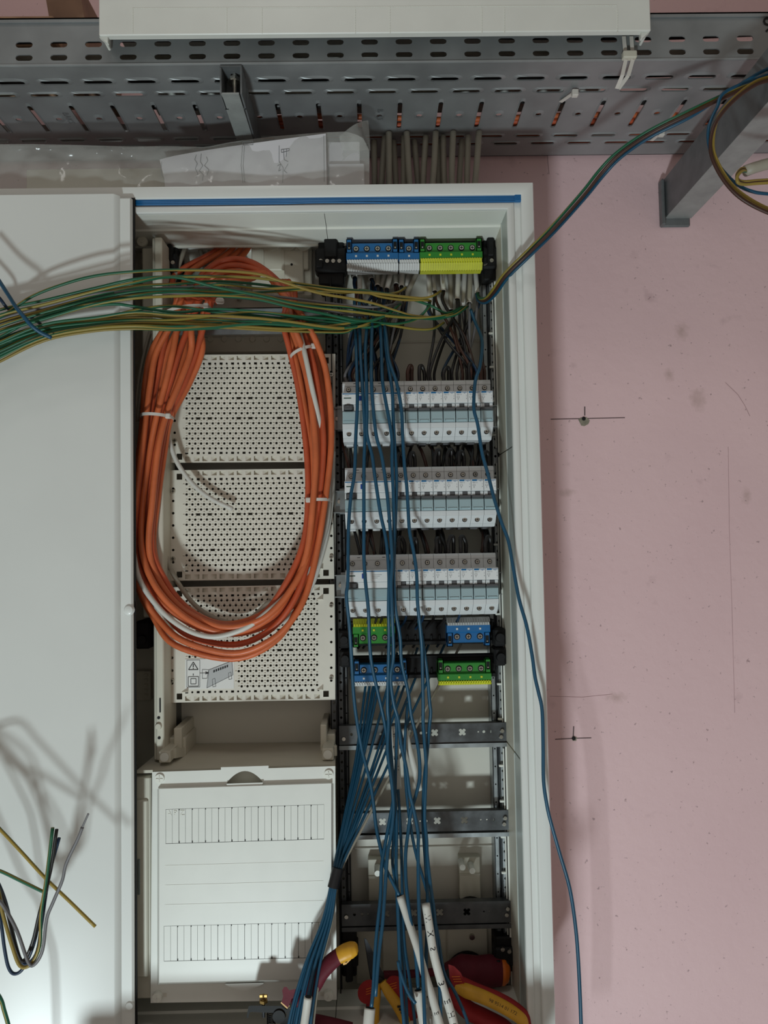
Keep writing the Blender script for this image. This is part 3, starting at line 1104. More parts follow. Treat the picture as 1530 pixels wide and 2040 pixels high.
ORD = ('first', 'second', 'third', 'fourth', 'fifth', 'sixth', 'seventh', 'eighth', 'ninth', 'tenth', 'eleventh', 'twelfth', 'thirteenth', 'fourteenth', 'fifteenth')
ROWN = ('top', 'middle', 'bottom')
rcd0 = thing('residual_current_breaker', (ROWX[0], BACKY, ROWZ[0] - .0866), 'wide four-module breaker with a blue test button in the top breaker row', 'breaker', 'wide breakers at the left end of each row')
breaker_parts(rcd0, ROWX[0], 4, ROWZ[0], True)
mcb0 = thing('circuit_breaker', (ROWX[0] + 4 * MW, BACKY, ROWZ[0] - .0866), 'narrow grey breaker, first right of the wide one in the top row', 'breaker', 'narrow breakers in three rows')
breaker_parts(mcb0, ROWX[0] + 4 * MW, 1, ROWZ[0], False)
for r in range(3):
    dz = ROWZ[r] - ROWZ[0]
    dx = ROWX[r] - ROWX[0]
    if r:
        dup(rcd0, (dx, 0, dz), 'wide four-module breaker with a blue test button in the %s breaker row' % ROWN[r])
    for k in range(8):
        if r == 0 and k == 0:
            continue
        lab = ('narrow grey breaker at the right end of the %s breaker row' % ROWN[r]) if k == 7 else ('narrow grey breaker, %s to the right of the wide one in the %s row' % (ORD[k], ROWN[r]))
        dup(mcb0, (dx + k * MW, 0, dz), lab)
    # carrying rail behind the row
    zt = ROWZ[r]
    t = thing('breaker_rail', (ROWX[r] + .1, -.1, zt - .06), 'galvanised rail carrying the %s row of breakers' % ROWN[r], 'rail')
    mb = MB()
    x0, x1 = ROWX[r] - .010, ROWX[r] + 12 * MW + .006
    mb.box(x0, x1, -.1118, -.1100, zt - .062, zt - .027)
    mb.box(x0, x1, -.110, -.1035, zt - .027, zt - .0256)
    mb.box(x0, x1, -.110, -.1035, zt - .0634, zt - .062)
    mb.build('rail_bar', M['zinc'], t)
    for (xx, s_) in ((x0 - .001, -1), (x1 + .001, 1)):
        mb = MB()
        mb.bbox(xx - .007, xx + .007, -.106, -.0885, zt - .062, zt - .029, .001)
        mb.box(xx - .008, xx + .008, -.116, -.1055, zt - .0305, zt - .0290)
        mb.box(xx - .008, xx + .008, -.116, -.1055, zt - .0622, zt - .0607)
        e = mb.build('rail_end', M['zinc'], t)
        mb = MB(); mb.cyl((xx, -.105, zt - .045), (xx, -.1095, zt - .045), .0034, .0028, 10); mb.build('screw', M['chrome'], e)

# ------------------------------------------------------------------ terminal blocks
def terminal_block(px0, px1, lug0, body0, body1, comb1, flip, col, ccol, nscrew, Y, label, lugs=True, slope=-.008):
    """lug0..body0: tab ends; body0..body1: coloured housing; body1..comb1: row of clamp openings (pixel rows at the middle)"""
    pm = (px0 + px1) / 2
    z = lambda py: P(pm, py, Y).z
    X0, X1 = P(px0, (body0 + body1) / 2, Y).x, P(px1, (body0 + body1) / 2, Y).x
    zl, z0, z1, z2 = z(lug0), z(body0), z(body1), z(comb1)
    s = -1 if not flip else 1
    zlo, zhi = min(z0, z1), max(z0, z1)
    t = thing('terminal_block', ((X0 + X1) / 2, Y, min(zl, z2)), label, 'terminal block')
    wt = X1 - X0
    tab = .0085
    mb = MB()
    f_ = lambda u, v, w_: (w_, u, v)
    # stepped housing profile, tilted front below the screws
    zs = z0 + (z1 - z0) * .55
    mb.prism([(-.100, z0), (Y + .001, z0), (Y, z0 + (z1 - z0) * .04), (Y, zs), (Y - .004, zs + (z1 - z0) * .08), (Y - .004, z1), (-.100, z1)], f_, X0, X1)
    mb.build('housing', M[col], t)
    for e in (0, 1):
        xa = X0 if e == 0 else X1 - tab
        fm_ = lambda u, v, w_: (u, Y - .002 + w_, v)
        mb = MB()
        za, zb = min(zl, zs), max(zl, zs)
        mb.cell(fm_, (xa, xa + tab, za, zb), [(xa + .0016, za + (zb - za) * .2), (xa + tab - .0016, za + (zb - za) * .2), (xa + tab - .0016, zb - (zb - za) * .2), (xa + .0016, zb - (zb - za) * .2)], .0018)
        mb.box(xa, xa + .0012, Y - .002, Y + .012, za, zb)
        mb.box(xa + tab - .0012, xa + tab, Y - .002, Y + .012, za, zb)
        mb.box(xa, xa + tab, Y - .002, Y + .012, (zl - .001 if s < 0 else zl), (zl if s < 0 else zl + .001))
        o = mb.build('end_lug', M[col], t)
        mb = MB()
        mb.box(xa + .0014, xa + tab - .0014, Y - .0004, Y + .0006, za + (zb - za) * .18, zb - (zb - za) * .18)
        mb.build('lug_recess', M['hole'], o)
        mb = MB(); zc = (za + zb) / 2
        mb.bbox(xa + .003, xa + tab - .003, Y - .0014, Y, zc - .0040, zc - .0018, .0003)
        mb.build('lug_clip', M['chrome'], o)
    for k in range(nscrew):
        u = X0 + tab * .75 + (wt - 1.5 * tab) * (k + .5) / nscrew
        zc = z0 + (z1 - z0) * .34
        mb = MB(); mb.mi = 1
        mb.cyl((u, Y + .001, zc), (u, Y - .0006, zc), .0046, .0046, 14)
        mb.mi = 0
        cross_screw(mb, u, Y - .0005, zc, .0043)
        mb.build('screw', [M['chrome'], M['hole']], t)
        mb = MB(); zc = z0 + (z1 - z0) * .8
        mb.box(u - .0014, u + .0014, Y - .0048, Y - .0038, zc - .0014, zc + .0014)
        mb.build('marker', M[ccol], t)
    mb = MB()
    c0, c1 = X0 + .001, X1 - .0006
    mb.prism([(-.105, z1), (Y - .0045, z1), (Y + .004, z2), (-.105, z2)], f_, c0, c1)
    nt_ = int((c1 - c0) / .0036)
    for k in range(nt_ + 1):
        xa = c0 + (c1 - c0) * k / nt_
        mb.prism([(Y + .002, z1 + (z2 - z1) * .5), (Y - .0045, z1 + (z2 - z1) * .45), (Y + .0015, z2), (Y + .006, z2)], f_, xa - .0005, xa + .0005)
        if k < nt_:
            mb.prism([(Y + .002, z1), (Y - .0062, z1 + (z2 - z1) * .1), (Y - .0052, z1 + (z2 - z1) * .36), (Y + .002, z1 + (z2 - z1) * .4)], f_, xa + .0006, xa + .0028)
    mb.build('clamp_comb', M[ccol], t)
    return t


terminal_block(690, 793, 477, 484, 519, 538, False, 'tblue', 'twhite', 4, -.124, 'long blue terminal block with white comb at the top of the cabinet')
terminal_block(794, 835, 477, 484, 519, 537, False, 'tblue', 'twhite', 1, -.124, 'short one-screw blue terminal block between the long blue and the green one at the top')
terminal_block(836, 960, 476, 483, 516, 537, False, 'tgreen', 'tyellow', 5, -.124, 'five-screw green terminal block with yellow comb at the top of the cabinet')
terminal_block(703, 787, 1289, 1282, 1248, 1233, True, 'tgreen', 'tyellow', 3, -.118, 'green terminal block with yellow comb on top, under the bottom breaker row')
terminal_block(890, 976, 1287, 1280, 1245, 1230, True, 'tblue', 'twhite', 3, -.118, 'blue terminal block with white comb on top, right on the upper black carrier')
terminal_block(705, 811, 1315, 1323, 1357, 1367, False, 'tblue', 'twhite', 4, -.118, 'blue terminal block with white comb below, left on the lower black carrier')
terminal_block(872, 978, 1313, 1320, 1355, 1365, False, 'tgreen', 'tyellow', 4, -.118, 'green terminal block with yellow comb below, right on the lower black carrier')


def carrier(px0, px1, py0, py1, Y, label, brackets):
    a, c = P(px0, py0, Y), P(px1, py1, Y)
    zt, zb = P((px0 + px1) / 2, py0, Y).z, P((px0 + px1) / 2, py1, Y).z
    t = thing('terminal_carrier', ((a.x + c.x) / 2, Y, zb), label, 'carrier')
    mb = MB()
    mb.bbox(a.x, c.x, Y, Y + .012, zb, zt, .0015)
    mb.bbox(a.x, c.x, Y - .004, Y + .002, zb, zb + .006, .001)
    mb.bbox(a.x, c.x, Y - .004, Y + .002, zt - .004, zt, .001)
    k = a.x + .012
    while k < c.x - .01:
        mb.bbox(k, k + .003, Y - .003, Y + .002, zb + .007, zb + .014, .0006)
        k += .012
    mb.build('bar', M['black'], t)
    for (x0, x1, y0, y1) in brackets:
        p, q = P(x0, y0, Y - .02), P(x1, y1, Y - .02)
        mb = MB()
        mb.bbox(p.x, q.x, Y - .018, Y + .022, q.z, p.z, .003)
        e = mb.build('end_bracket', M['black'], t)
        cz, cx_ = (p.z + q.z) / 2, (p.x + q.x) / 2
        r = min(p.z - q.z, q.x - p.x) * .33
        mb = MB(); mb.cyl((cx_, Y - .017, cz), (cx_, Y - .024, cz), r * 1.2, r, 16); mb.build('bracket_knob', M['black'], e)
    return t


carrier(694, 962, 472, 541, -.104, 'black carrier bar behind the top blue and green terminal blocks', [])
carrier(696, 985, 1236, 1284, -.098, 'upper black terminal carrier with square end brackets, just under the breakers', [(674, 697, 1258, 1292), (983, 1009, 1252, 1288)])
carrier(696, 988, 1305, 1350, -.098, 'lower black terminal carrier with square end brackets, above the bare rails', [(676, 699, 1296, 1330), (985, 1010, 1291, 1327)])

# ------------------------------------------------------------------ perforated plates of the left column
def plate(py0, py1, rows, first, label, x0=337, x1=668, skew=0.0, wide=(), sticker=False):
    Y = -.108
    t = thing('perforated_plate', tuple(P(500, py1, Y)), label, 'plate', 'white perforated mounting plates')
    sk = lambda u, v: v - (u - 500) * skew
    f_ = lambda u, v, w_: P(u, sk(u, v), Y + w_)
    mb = MB()
    fx0, fx1 = 366.0, 640.0
    pit = 11.55
    rp = (rows[1] - rows[0]) / rows[2]
    bumps = MB()
    for r in range(rows[2]):
        v0 = rows[0] + r * rp
        off = pit / 2 if r % 2 else 0
        isw = r in wide
        left, right = fx0, fx1
        u = left + off
        mb.cell(f_, (left, u, v0, v0 + rp), None, .002, back=False) if off else None
        k = 0
        while u + pit <= right + .01:
            h = circ(u + pit / 2, v0 + rp / 2, 2.55, n=8)
            if isw and k % 7 in (2, 4):
                h = [(u + 1.2, v0 + rp / 2 - 2.4), (u + pit - 1.2, v0 + rp / 2 - 2.4), (u + pit - 1.2, v0 + rp / 2 + 2.4), (u + 1.2, v0 + rp / 2 + 2.4)]
            if sticker and u < 468 and v0 > 1306:
                h = None
            mb.cell(f_, (u, u + pit, v0, v0 + rp), h, .003, back=False)
            if h:
                for (bu, bv) in ((u, v0 + rp / 2), (u + pit / 2, v0)):
                    q = [f_(bu - 2.5, bv, 0), f_(bu, bv - 2.0, 0), f_(bu + 2.5, bv, 0), f_(bu, bv + 2.0, 0)]
                    bumps.mesh(q + [f_(bu, bv, -.0018)], [(0, 1, 4), (1, 2, 4), (2, 3, 4), (3, 0, 4)])
            u += pit
            k += 1
        if u < right:
            mb.cell(f_, (u, right, v0, v0 + rp), None, .002, back=False)
    # rows of ramped notches along both long edges
    for (e0, e1, inner) in ((py0, rows[0], rows[0]), (rows[1], py1, rows[1])):
        n_ = 16
        cw = (fx1 - fx0) / n_
        top = e0 == py0
        # strip with small square windows next to the field
        va, vb = (e0 + 14, e1) if top else (e0, e1 - 15)
        if vb - va > 3:
            for k in range(12):
                ua = fx0 + (fx1 - fx0) * k / 12
                ub = fx0 + (fx1 - fx0) * (k + 1) / 12
                um, vm = (ua + ub) / 2, (va + vb) / 2
                mb.cell(f_, (ua, um, va, vb), [(ua + 3, vm - 2.2), (ua + 9, vm - 2.2), (ua + 9, vm + 2.2), (ua + 3, vm + 2.2)], .003, back=False)
                mb.cell(f_, (um, ub, va, vb), circ(um + 5.7, vm, 2.2), .003, back=False)
            va2, vb2 = (e0, e0 + 14) if top else (e1 - 15, e1)
        else:
            va2, vb2 = e0, e1
        for k in range(n_):
            ua = fx0 + cw * k
            h = [(ua + 3, va2 + 3), (ua + cw - 3, va2 + 3), (ua + cw - 3, vb2 - 3), (ua + 3, vb2 - 3)]
            mb.cell(f_, (ua, ua + cw, va2, vb2), h, .006, back=False)
            # ramp in the notch
            s0, s1 = (0.0, .0055) if k % 2 else (.0055, 0.0)
            mb.face([f_(ua + 3, va2 + 3, s0), f_(ua + cw - 3, va2 + 3, s1), f_(ua + cw - 3, vb2 - 3, s1), f_(ua + 3, vb2 - 3, s0)])
    # side flanges
    nf = 9
    for (ua, ub) in ((x0, fx0), (fx1, x1)):
        for k in range(nf):
            va = py0 + (py1 - py0) * k / nf
            vb = py0 + (py1 - py0) * (k + 1) / nf
            um = ua + (8 if ua == x0 else 20)
            if k in (0, nf - 1):
                um2, vm = (ub - 9 if ua == x0 else ua + 9), ((va + 13) if k == 0 else vb - 12)
                mb.cell(f_, (ua, ub, va, vb), [(um2 - 5, vm - 6), (um2 + 6, vm - 6), (um2 + 6, vm + 6), (um2 - 5, vm + 6)], .006, back=False)
            else:
                mb.cell(f_, (ua, ub, va, vb), circ(um, (va + vb) / 2, 2.7), .004, back=False)
    mb.build('plate_face', M['plate'], t)
    o = bumps.build('bump_field', M['plate'], t)
    o['kind'] = 'stuff'
    # turned edges all round
    mb = MB()
    c_ = [(x0, py0), (x1, py0), (x1, py1), (x0, py1)]
    for i in range(4):
        a, b_ = c_[i], c_[(i + 1) % 4]
        mb.face([f_(*a, 0), f_(*b_, 0), f_(*b_, .012), f_(*a, .012)])
        mb.face([f_(*a, .012), f_(*b_, .012), f_(*b_, 0) + Vector((0, 0, 0)), f_(*a, 0)][::-1]) if False else None
    mb.build('edge_flange', M['plate'], t)
    # grey sheet behind the face, its tone standing in for the dark air gap
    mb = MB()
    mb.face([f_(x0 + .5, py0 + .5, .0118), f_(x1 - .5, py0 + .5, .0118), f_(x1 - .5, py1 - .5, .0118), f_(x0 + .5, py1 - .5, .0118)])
    mb.build('plate_gap_shade', M['backing'], t)
    # corner feet
    for (ua, va) in ((x0, py1), (x0, py0)):
        pass
    for (u, v) in ((x0 + 8, py0 + 42), (x0 + 8, py1 - 44), (x1 - 8, py0 + 42), (x1 - 8, py1 - 44)):
        p = f_(u, v, 0)
        mb = MB(); mb.cyl(p, p + Vector((0, -.0028, 0)), .0036, .0028, 12)
        mb.mi = 1
        mb.box(p.x - .0022, p.x + .0022, p.y - .0031, p.y - .002, p.z - .0004, p.z + .0004)
        mb.box(p.x - .0004, p.x + .0004, p.y - .0031, p.y - .002, p.z - .0022, p.z + .0022)
        mb.build('screw', [M['chrome'], M['hole']], t)
    # raised triangular brackets at the side
    for (u, v) in ((fx0 + 2, py1 - 26), (fx1 - 3, py0 + 24), (fx1 - 3, py1 - 26)):
        mb = MB()
        mb.mesh([f_(u - 7, v + 6, 0), f_(u + 7, v + 6, 0), f_(u + 7, v - 6, 0), f_(u + 5, v + 5, -.006), f_(u - 5, v + 5, -.001)], [(0, 1, 3, 4), (1, 2, 3), (2, 0, 4, 3)])
        mb.build('side_lug', M['plate'], t)
    if sticker:
        quad = lambda a, b_, c, d_, w0, w1: [(a, c), (b_, c), (b_, d_), (a, d_)]
        mb = MB(); mb.prism(quad(369, 466, 1311, 1371, 0, 0), f_, -.0007, 0.0)
        st = mb.build('warning_sticker', M['sticker'], t)
        ink = MB()

        def line(a, b_, wpx=.9):
            d = math.hypot(b_[0] - a[0], b_[1] - a[1])
            nx, ny = -(b_[1] - a[1]) / d * wpx / 2, (b_[0] - a[0]) / d * wpx / 2
            ink.prism([(a[0] + nx, a[1] + ny), (b_[0] + nx, b_[1] + ny), (b_[0] - nx, b_[1] - ny), (a[0] - nx, a[1] - ny)], f_, -.0010, -.0007)

        def poly(ps, wpx=.9):
            for i in range(len(ps)):
                line(ps[i], ps[(i + 1) % len(ps)], wpx)
        poly([(372, 1313), (398, 1313), (398, 1367), (372, 1367)], .7)
        poly([(385, 1317), (394.5, 1332), (375.5, 1332)], 1.6)
        line((385, 1321), (385, 1327.5), 2.0); line((385, 1329), (385, 1330.6), 2.0)
        poly([(375, 1346), (395.5, 1346), (395.5, 1365), (375, 1365)], 1.2)
        poly([(380, 1350), (390.5, 1350), (390.5, 1360.5), (380, 1360.5)], 1.2)
        line((385, 1340), (385, 1344), 1.6)
        line((398, 1339), (416, 1339), .9); line((409, 1337), (416, 1339), 1.6); line((409, 1341), (416, 1339), 1.6)
        ink.build('sticker_print', M['ink'], st)
        mb = MB()
        mb.prism([(416, 1333), (462, 1316), (464, 1344), (412, 1369)], f_, -.0010, -.0007)
        mb.build('sticker_picture', M['sticker_grey'], st)
        ink = MB()
        poly([(416, 1333), (462, 1316), (464, 1344), (412, 1369)], .8)
        poly([(416, 1333), (403, 1332), (403, 1350), (412, 1350)], .7)
        for k in range(7):
            ink.prism([(425 + k * 4.4, 1334 - k * 1.6), (428 + k * 4.4, 1333 - k * 1.6), (428 + k * 4.4, 1337.5 - k * 1.6), (425 + k * 4.4, 1339 - k * 1.6)], f_, -.0013, -.0010)
        poly([(423, 1352), (428, 1350), (430, 1366), (424, 1367)], .7)
        poly([(455, 1340), (460, 1338), (462, 1352), (456, 1353)], .7)
        ink.build('sticker_print', M['ink'], st)
    return t


plate(706, 921, (728, 898, 17), 0, 'upper white perforated mounting plate, inside the top of the orange coil', x0=340, skew=.006, wide=(6, 10))
plate(935, 1155, (958, 1130, 17), 0, 'middle white perforated mounting plate, behind a cut white cable end', x0=337, skew=.012, wide=(6, 13))
plate(1167, 1397, (1190, 1372, 18), 0, 'lower white perforated mounting plate carrying a warning sticker', x0=335, skew=.018, wide=(6, 10), sticker=True)

# ------------------------------------------------------------------ blanked cover of the left column
cov = thing('cover_panel', tuple(P(486, 1994, -.195)), 'white blanked cover panel with two rows of blanking strips, below the perforated plates', 'cover')
CYY = -.192


def CF(u, v, w_):
    """cover plane in its own pixel grid; the cover hangs slightly askew"""
    return P(u, v - (u - 303) * (.0325 - .010 * (v - 1537) / 460), CYY + w_)


rows2 = ((1613.0, 1682.0, 330.0, 645.5), (1845.5, 1916.0, 326.5, 648.0))
mb = MB()
# base sheet, with the lens-shaped finger hole
mb.prism([(303, 1576), (668, 1576), (671, 2000), (300, 1998)], CF, .004, .010)
mb.prism([(303, 1538), (440, 1538), (440, 1577), (303, 1577)], CF, .004, .010)
mb.prism([(535, 1538), (668, 1538), (668, 1577), (535, 1577)], CF, .004, .010)
lens = []
for i in range(13):
    t_ = i / 12
    lens.append((451 + 73 * t_, 1566 - 24 * math.sin(math.pi * t_) ** .8 if 0 < t_ < 1 else 1566))
lens += [(500, 1567.5), (475, 1567.5)]
mb.cell(CF, (303, 440, 1538, 1572), None, .005)
mb.cell(CF, (440, 535, 1533, 1576), lens, .020)
mb.cell(CF, (535, 668, 1538, 1572), None, .005)
mb.build('cover_base', M['cover'], cov)
mb = MB(); mb.prism([(451, 1566), (524, 1566), (522, 1572), (512, 1575), (463, 1575), (453, 1572)], CF, -.004, .003)
mb.build('handle_lip', M['cover'], cov)
mb = MB(); mb.prism([(446, 1538), (528, 1538), (528, 1570), (446, 1570)], CF, .0195, .0205)
mb.build('handle_recess', M['back'], cov)
# raised field around the strips
mb = MB()
R0_, R1_ = rows2
out = (317, 660, 1572, 1958)
g_ = CF
h0 = -.006
hole0 = [(R0_[2], R0_[0]), (R0_[3], R0_[0]), (R0_[3], R0_[1]), (R0_[2], R0_[1])]
hole1 = [(R1_[2], R1_[0]), (R1_[3], R1_[0]), (R1_[3], R1_[1]), (R1_[2], R1_[1])]
ff = lambda u, v, w_: CF(u, v, h0 + w_)
mb.cell(ff, (out[0], out[1], out[2], 1765), hole0, .007)
mb.cell(ff, (out[0], out[1], 1765, out[3]), hole1, .007)
o4 = [(out[0], out[2]), (out[1], out[2]), (out[1], out[3]), (out[0], out[3])]
s4 = [(out[0] - 4, out[2] - 5), (out[1] + 4, out[2] - 5), (out[1] + 4, out[3] + 5), (out[0] - 4, out[3] + 5)]
for i in range(4):
    j = (i + 1) % 4
    mb.face([CF(*o4[i], h0), CF(*o4[j], h0), CF(*s4[j], .005), CF(*s4[i], .005)])
mb.build('cover_face', M['cover'], cov)
mb = MB()
for h in (hole0, hole1):
    mb.prism([(h[0][0] - 1, h[0][1] - 1), (h[1][0] + 1, h[1][1] - 1), (h[2][0] + 1, h[2][1] + 1), (h[3][0] - 1, h[3][1] + 1)], CF, .0008, .0030)
mb.build('strip_backing', M['black'], cov)
for ri, (va, vb, ua, ub) in enumerate(rows2):
    for k in range(24):
        a = ua + (ub - ua) * k / 24 + (.55 if k % 2 == 0 else .25)
        b_ = ua + (ub - ua) * (k + 1) / 24 - .25
        mb = MB()
        mb.prism([(a, va + .6), (b_, va + .6), (b_, vb - .9), (a, vb - .9)], CF, h0 + .0002 + (.0002 if k % 3 else 0), .0008)
        o = mb.build('blanking_strip', M['cover'], cov)
        if ri == 0 and k < 3:
            tb = MB()
            text_mb(tb, 'APZ'[k], lambda u, v, w_, a=a, va=va: CF(a + 1.4 + u, va + 13.5 - v, h0 - .0004), 15.0)
            tb.build('embossed_letter', M['lining'], o)
        if k % 2 == 0 and k:
            tb = MB()
            tb.prism([(a - 1.0, vb - 4.5), (a + .9, vb - 4.5), (a + .9, vb), (a - 1.0, vb)], CF, h0 - .0001, .0008)
            tb.prism([(a - 1.0, va), (a + .9, va), (a + .9, va + 3), (a - 1.0, va + 3)], CF, h0 - .0001, .0008)
            tb.build('strip_notch', M['hole'], o)
for v in (1725, 1764, 1803):
    mb = MB(); mb.prism([(329, v), (644, v), (644, v + .8), (329, v + .8)], CF, h0 - .0003, h0 + .001)
    mb.build('score_line', M['lining'], cov)
for (cu, cv, r) in ((486, 1761, 11), (481, 1758, 6)):
    pass
# lower finger bow
mb = MB()
bow = [(449 + 76 * i / 10, 1965 + 12 * math.sin(math.pi * i / 10)) for i in range(11)]
mb.prism([(449, 1963)] + bow + [(525, 1963)], CF, -.001, .006)
mb.build('lower_bow', M['cover'], cov)
for (cu, cv) in ((320, 1549.5), (655, 1552), (315, 1983), (655, 1988)):
    p = CF(cu, cv, .004)
    mb = MB()
    mb.cyl(p, p + Vector((0, -.0065, 0)), .0068, .0062, 18)
    mb.bbox(p.x - .0045, p.x + .0045, p.y - .0074, p.y - .006, p.z - .0007, p.z + .0007, .0003)
    mb.bbox(p.x - .0007, p.x + .0007, p.y - .0074, p.y - .006, p.z - .0045, p.z + .0045, .0003)
    o = mb.build('cover_screw', M['lining'], cov, smooth=True)
    s_ = 1 if cu < 400 else -1
    mb = MB(); mb.prism([(cu + s_ * 9, cv - 4), (cu + s_ * 17, cv - 4), (cu + s_ * 17, cv + 4), (cu + s_ * 9, cv + 4)], CF, .0036, .0042)
    mb.build('keyhole', M['back'], o)

t = thing('adjacent_cover', tuple(P(285, 2020, -.17)), 'beige cover panel mostly hidden behind the closed white door', 'cover')
mb = MB()
a, c = P(272, 1548, -.178), P(301, 1990, -.178)
mb.bbox(a.x - .22, P(301, 1600, -.178).x, -.178, -.165, c.z, a.z, .002)
mb.bbox(a.x - .20, P(297, 1600, -.178).x - .001, -.182, -.177, c.z + .03, a.z - .03, .002)
mb.build('cover_base', M['cream'], t)
mb = MB()
p, q = P(274.5, 1712, -.183), P(279, 1782, -.183)
mb.bbox(p.x, q.x, -.1845, -.1815, q.z, p.z, .0004)
mb.build('cover_clip', M['trim'], t)

# ------------------------------------------------------------------ cable tray over the cabinet
TZ = 1.5 + .640
TY0, TY1 = -.262, -.013
TX0, TX1 = -.86, 1.02
tray = thing('cable_tray', (0.1, -.13, TZ), 'long perforated galvanised cable tray running above the cabinet', 'cable tray')


def row_cells(mb, fm_, phase, pitch, v0, v1, holes_of, t, rim, rs):
    """cells repeated along X; holes_of(centre) lists (u0, u1, hole) offsets within one pitch"""
    k0 = math.ceil((TX0 - phase) / pitch + .5)
    k1 = math.floor((TX1 - phase) / pitch - .5)
    first = phase + k0 * pitch - pitch / 2
    last = phase + k1 * pitch + pitch / 2
    mb.cell(fm_, (TX0, first, v0, v1), None, t)
    mb.cell(fm_, (last, TX1, v0, v1), None, t)
    for k in range(k0, k1 + 1):
        c = phase + k * pitch
        for (a, b_, h) in holes_of(c):
            mb.cell(fm_, (a, b_, v0, v1), h, t, rim, rs)


# front side with two rows of slots
mb = MB()
ff = lambda u, v, w_: (u, TY0 + w_, v)
zt = P(400, 39, TY0).z
za, zb = P(400, 86, TY0).z, P(400, 112, TY0).z
zm = (za + zb) / 2
px_ = (1.25 + TY0) / FPX
pf = 70.45 * px_
ph = P(48, 88, TY0).x
row_cells(mb, ff, ph, pf, zm, zt - .004, lambda c: [(c - pf / 2, c + pf / 2, slot(c, za, 35 * px_, 12.5 * px_))], .0015, 0, 1)
row_cells(mb, ff, ph, pf, TZ, zm, lambda c: [(c - pf / 2, c + pf / 2, slot(c, zb, 35 * px_, 12.5 * px_))], .0015, 0, 1)
mb.box(TX0, TX1, TY0 - .0005, TY0 + .002, zt - .004, zt)
mb.box(TX0, TX1, TY0 - .003, TY0 + .006, zt, zt + .002)
mb.box(TX0, TX1, TY0 - .003, TY0 - .0015, zt - .004, zt + .002)
mb.build('tray_side', M['tray'], tray)
mb = MB()
mb.cyl((TX0, TY0 + .0012, TZ + .0008), (TX1, TY0 + .0012, TZ + .0008), .0022, n=8)
mb.build('tray_bend', M['tray'], tray)
mb = MB(); mb.box(TX0, TX1, TY1 - .0015, TY1, TZ, zt)
mb.build('tray_side', M['tray'], tray)
# bottom
mb = MB()
fb = lambda u, v, w_: (u, v, TZ - (-w_ if w_ > 0 else w_ * -1) if False else TZ + w_)
fbm = lambda u, v, w_: (u, v, TZ + w_)
yy = lambda py: PZ(600, py, TZ).y
pp = .0591
yA, yB, yC0, yC1, yD, yE = yy(159), yy(184), yy(204), yy(257), yy(274), yy(289)
bnd = [TY0, (yA + yB) / 2, yC0 - .008, yC1 + .008, (yD + yE) / 2, TY1]
xA = PZ(542, 160, TZ).x
xB = PZ(510, 183, TZ).x
xC = PZ(557, 230, TZ).x
xD = PZ(826, 273, TZ).x
xE = PZ(785, 291, TZ).x
rim = -.0016
row_cells(mb, fbm, xA, pp, bnd[0], bnd[1], lambda c: [(c - pp / 2, c + pp / 2, slot(c, yA, .039, .0092))], .0004, rim, .0058)
row_cells(mb, fbm, xB, pp, bnd[1], bnd[2], lambda c: [(c - pp / 2, c + pp / 2, slot(c, yB, .039, .0088))], .0004, rim, .0058)
ym = (yC0 + yC1) / 2
row_cells(mb, fbm, xC, pp, bnd[2], bnd[3],
          lambda c: [(c - pp * .35, c + pp * .35, slot(c, ym, .0066, yC1 - yC0)), (c + pp * .35, c + pp * .65, circ(c + pp / 2, ym, .0046, n=12))], .0004, rim, .0050)
row_cells(mb, fbm, xD, pp, bnd[3], bnd[4], lambda c: [(c - pp / 2, c + pp / 2, slot(c, yD, .038, .0078))], .0004, rim, .0050)
row_cells(mb, fbm, xE, pp, bnd[4], bnd[5], lambda c: [(c - pp / 2, c + pp / 2, slot(c, yE, .038, .0078))], .0004, rim, .0050)
mb.build('tray_bottom', M['tray'], tray)
for (px, py) in ((137, 236), (757, 229), (1452, 222)):
    p = PZ(px, py, TZ)
    mb = MB()
    text_mb(mb, 'BAKS', lambda u, v, w_: (p.x - .004 + v, p.y - .016 + u, TZ - .0006), .0125)
    mb.build('stamped_letters', M['zinc'], tray)
p = P(1527, 50, TY0)
mb = MB(); text_mb(mb, '9', lambda u, v, w_: (p.x - .006 + u, TY0 - .0008, p.z - .010 + v), .03)
mb.build('marker_writing', M['ink'], tray)

# cables lying in the tray
for i, (y, m, r, zz, px0_) in enumerate(((-.205, 'wblack', .006, .012, TX0), (-.185, 'gsheath', .0052, .0095, TX0), (-.150, 'wblack', .006, .010, TX0), (-.112, 'orange', .0042, .0075, -.2), (-.100, 'orange2', .0042, .0062, -.2),
                                    (-.088, 'orange', .0042, .0062, -.2), (-.074, 'sheath', .0052, .0082, -.05), (-.058, 'orange', .0042, .0062, -.2), (-.040, 'orange2', .0042, .0062, 0), (-.030, 'gsheath', .005, .011, 0),
                                    (-.236, 'gsheath', .006, .028, TX0), (-.244, 'wblack', .0055, .046, TX0))):
    pts = []
    for k in range(13):
        x = px0_ + .02 + (TX1 - px0_ - .04) * k / 12
        pts.append((x, y + .004 * math.sin(k * 1.3 + i), TZ + zz + .002 * math.sin(k * 1.7 + 2 * i) + .002))
    mb = MB(); mb.tube(spline(pts, 4), r, 8)
    o = mb.build('tray_cable', M[m], smooth='all')
    nm = {'wblack': 'black', 'gsheath': 'grey', 'sheath': 'white', 'orange': 'orange', 'orange2': 'orange'}[m]
    tag(o, '%s sheathed cable lying in the perforated tray, glimpsed through its slots' % nm, 'cable', '%s cables inside the tray' % nm)

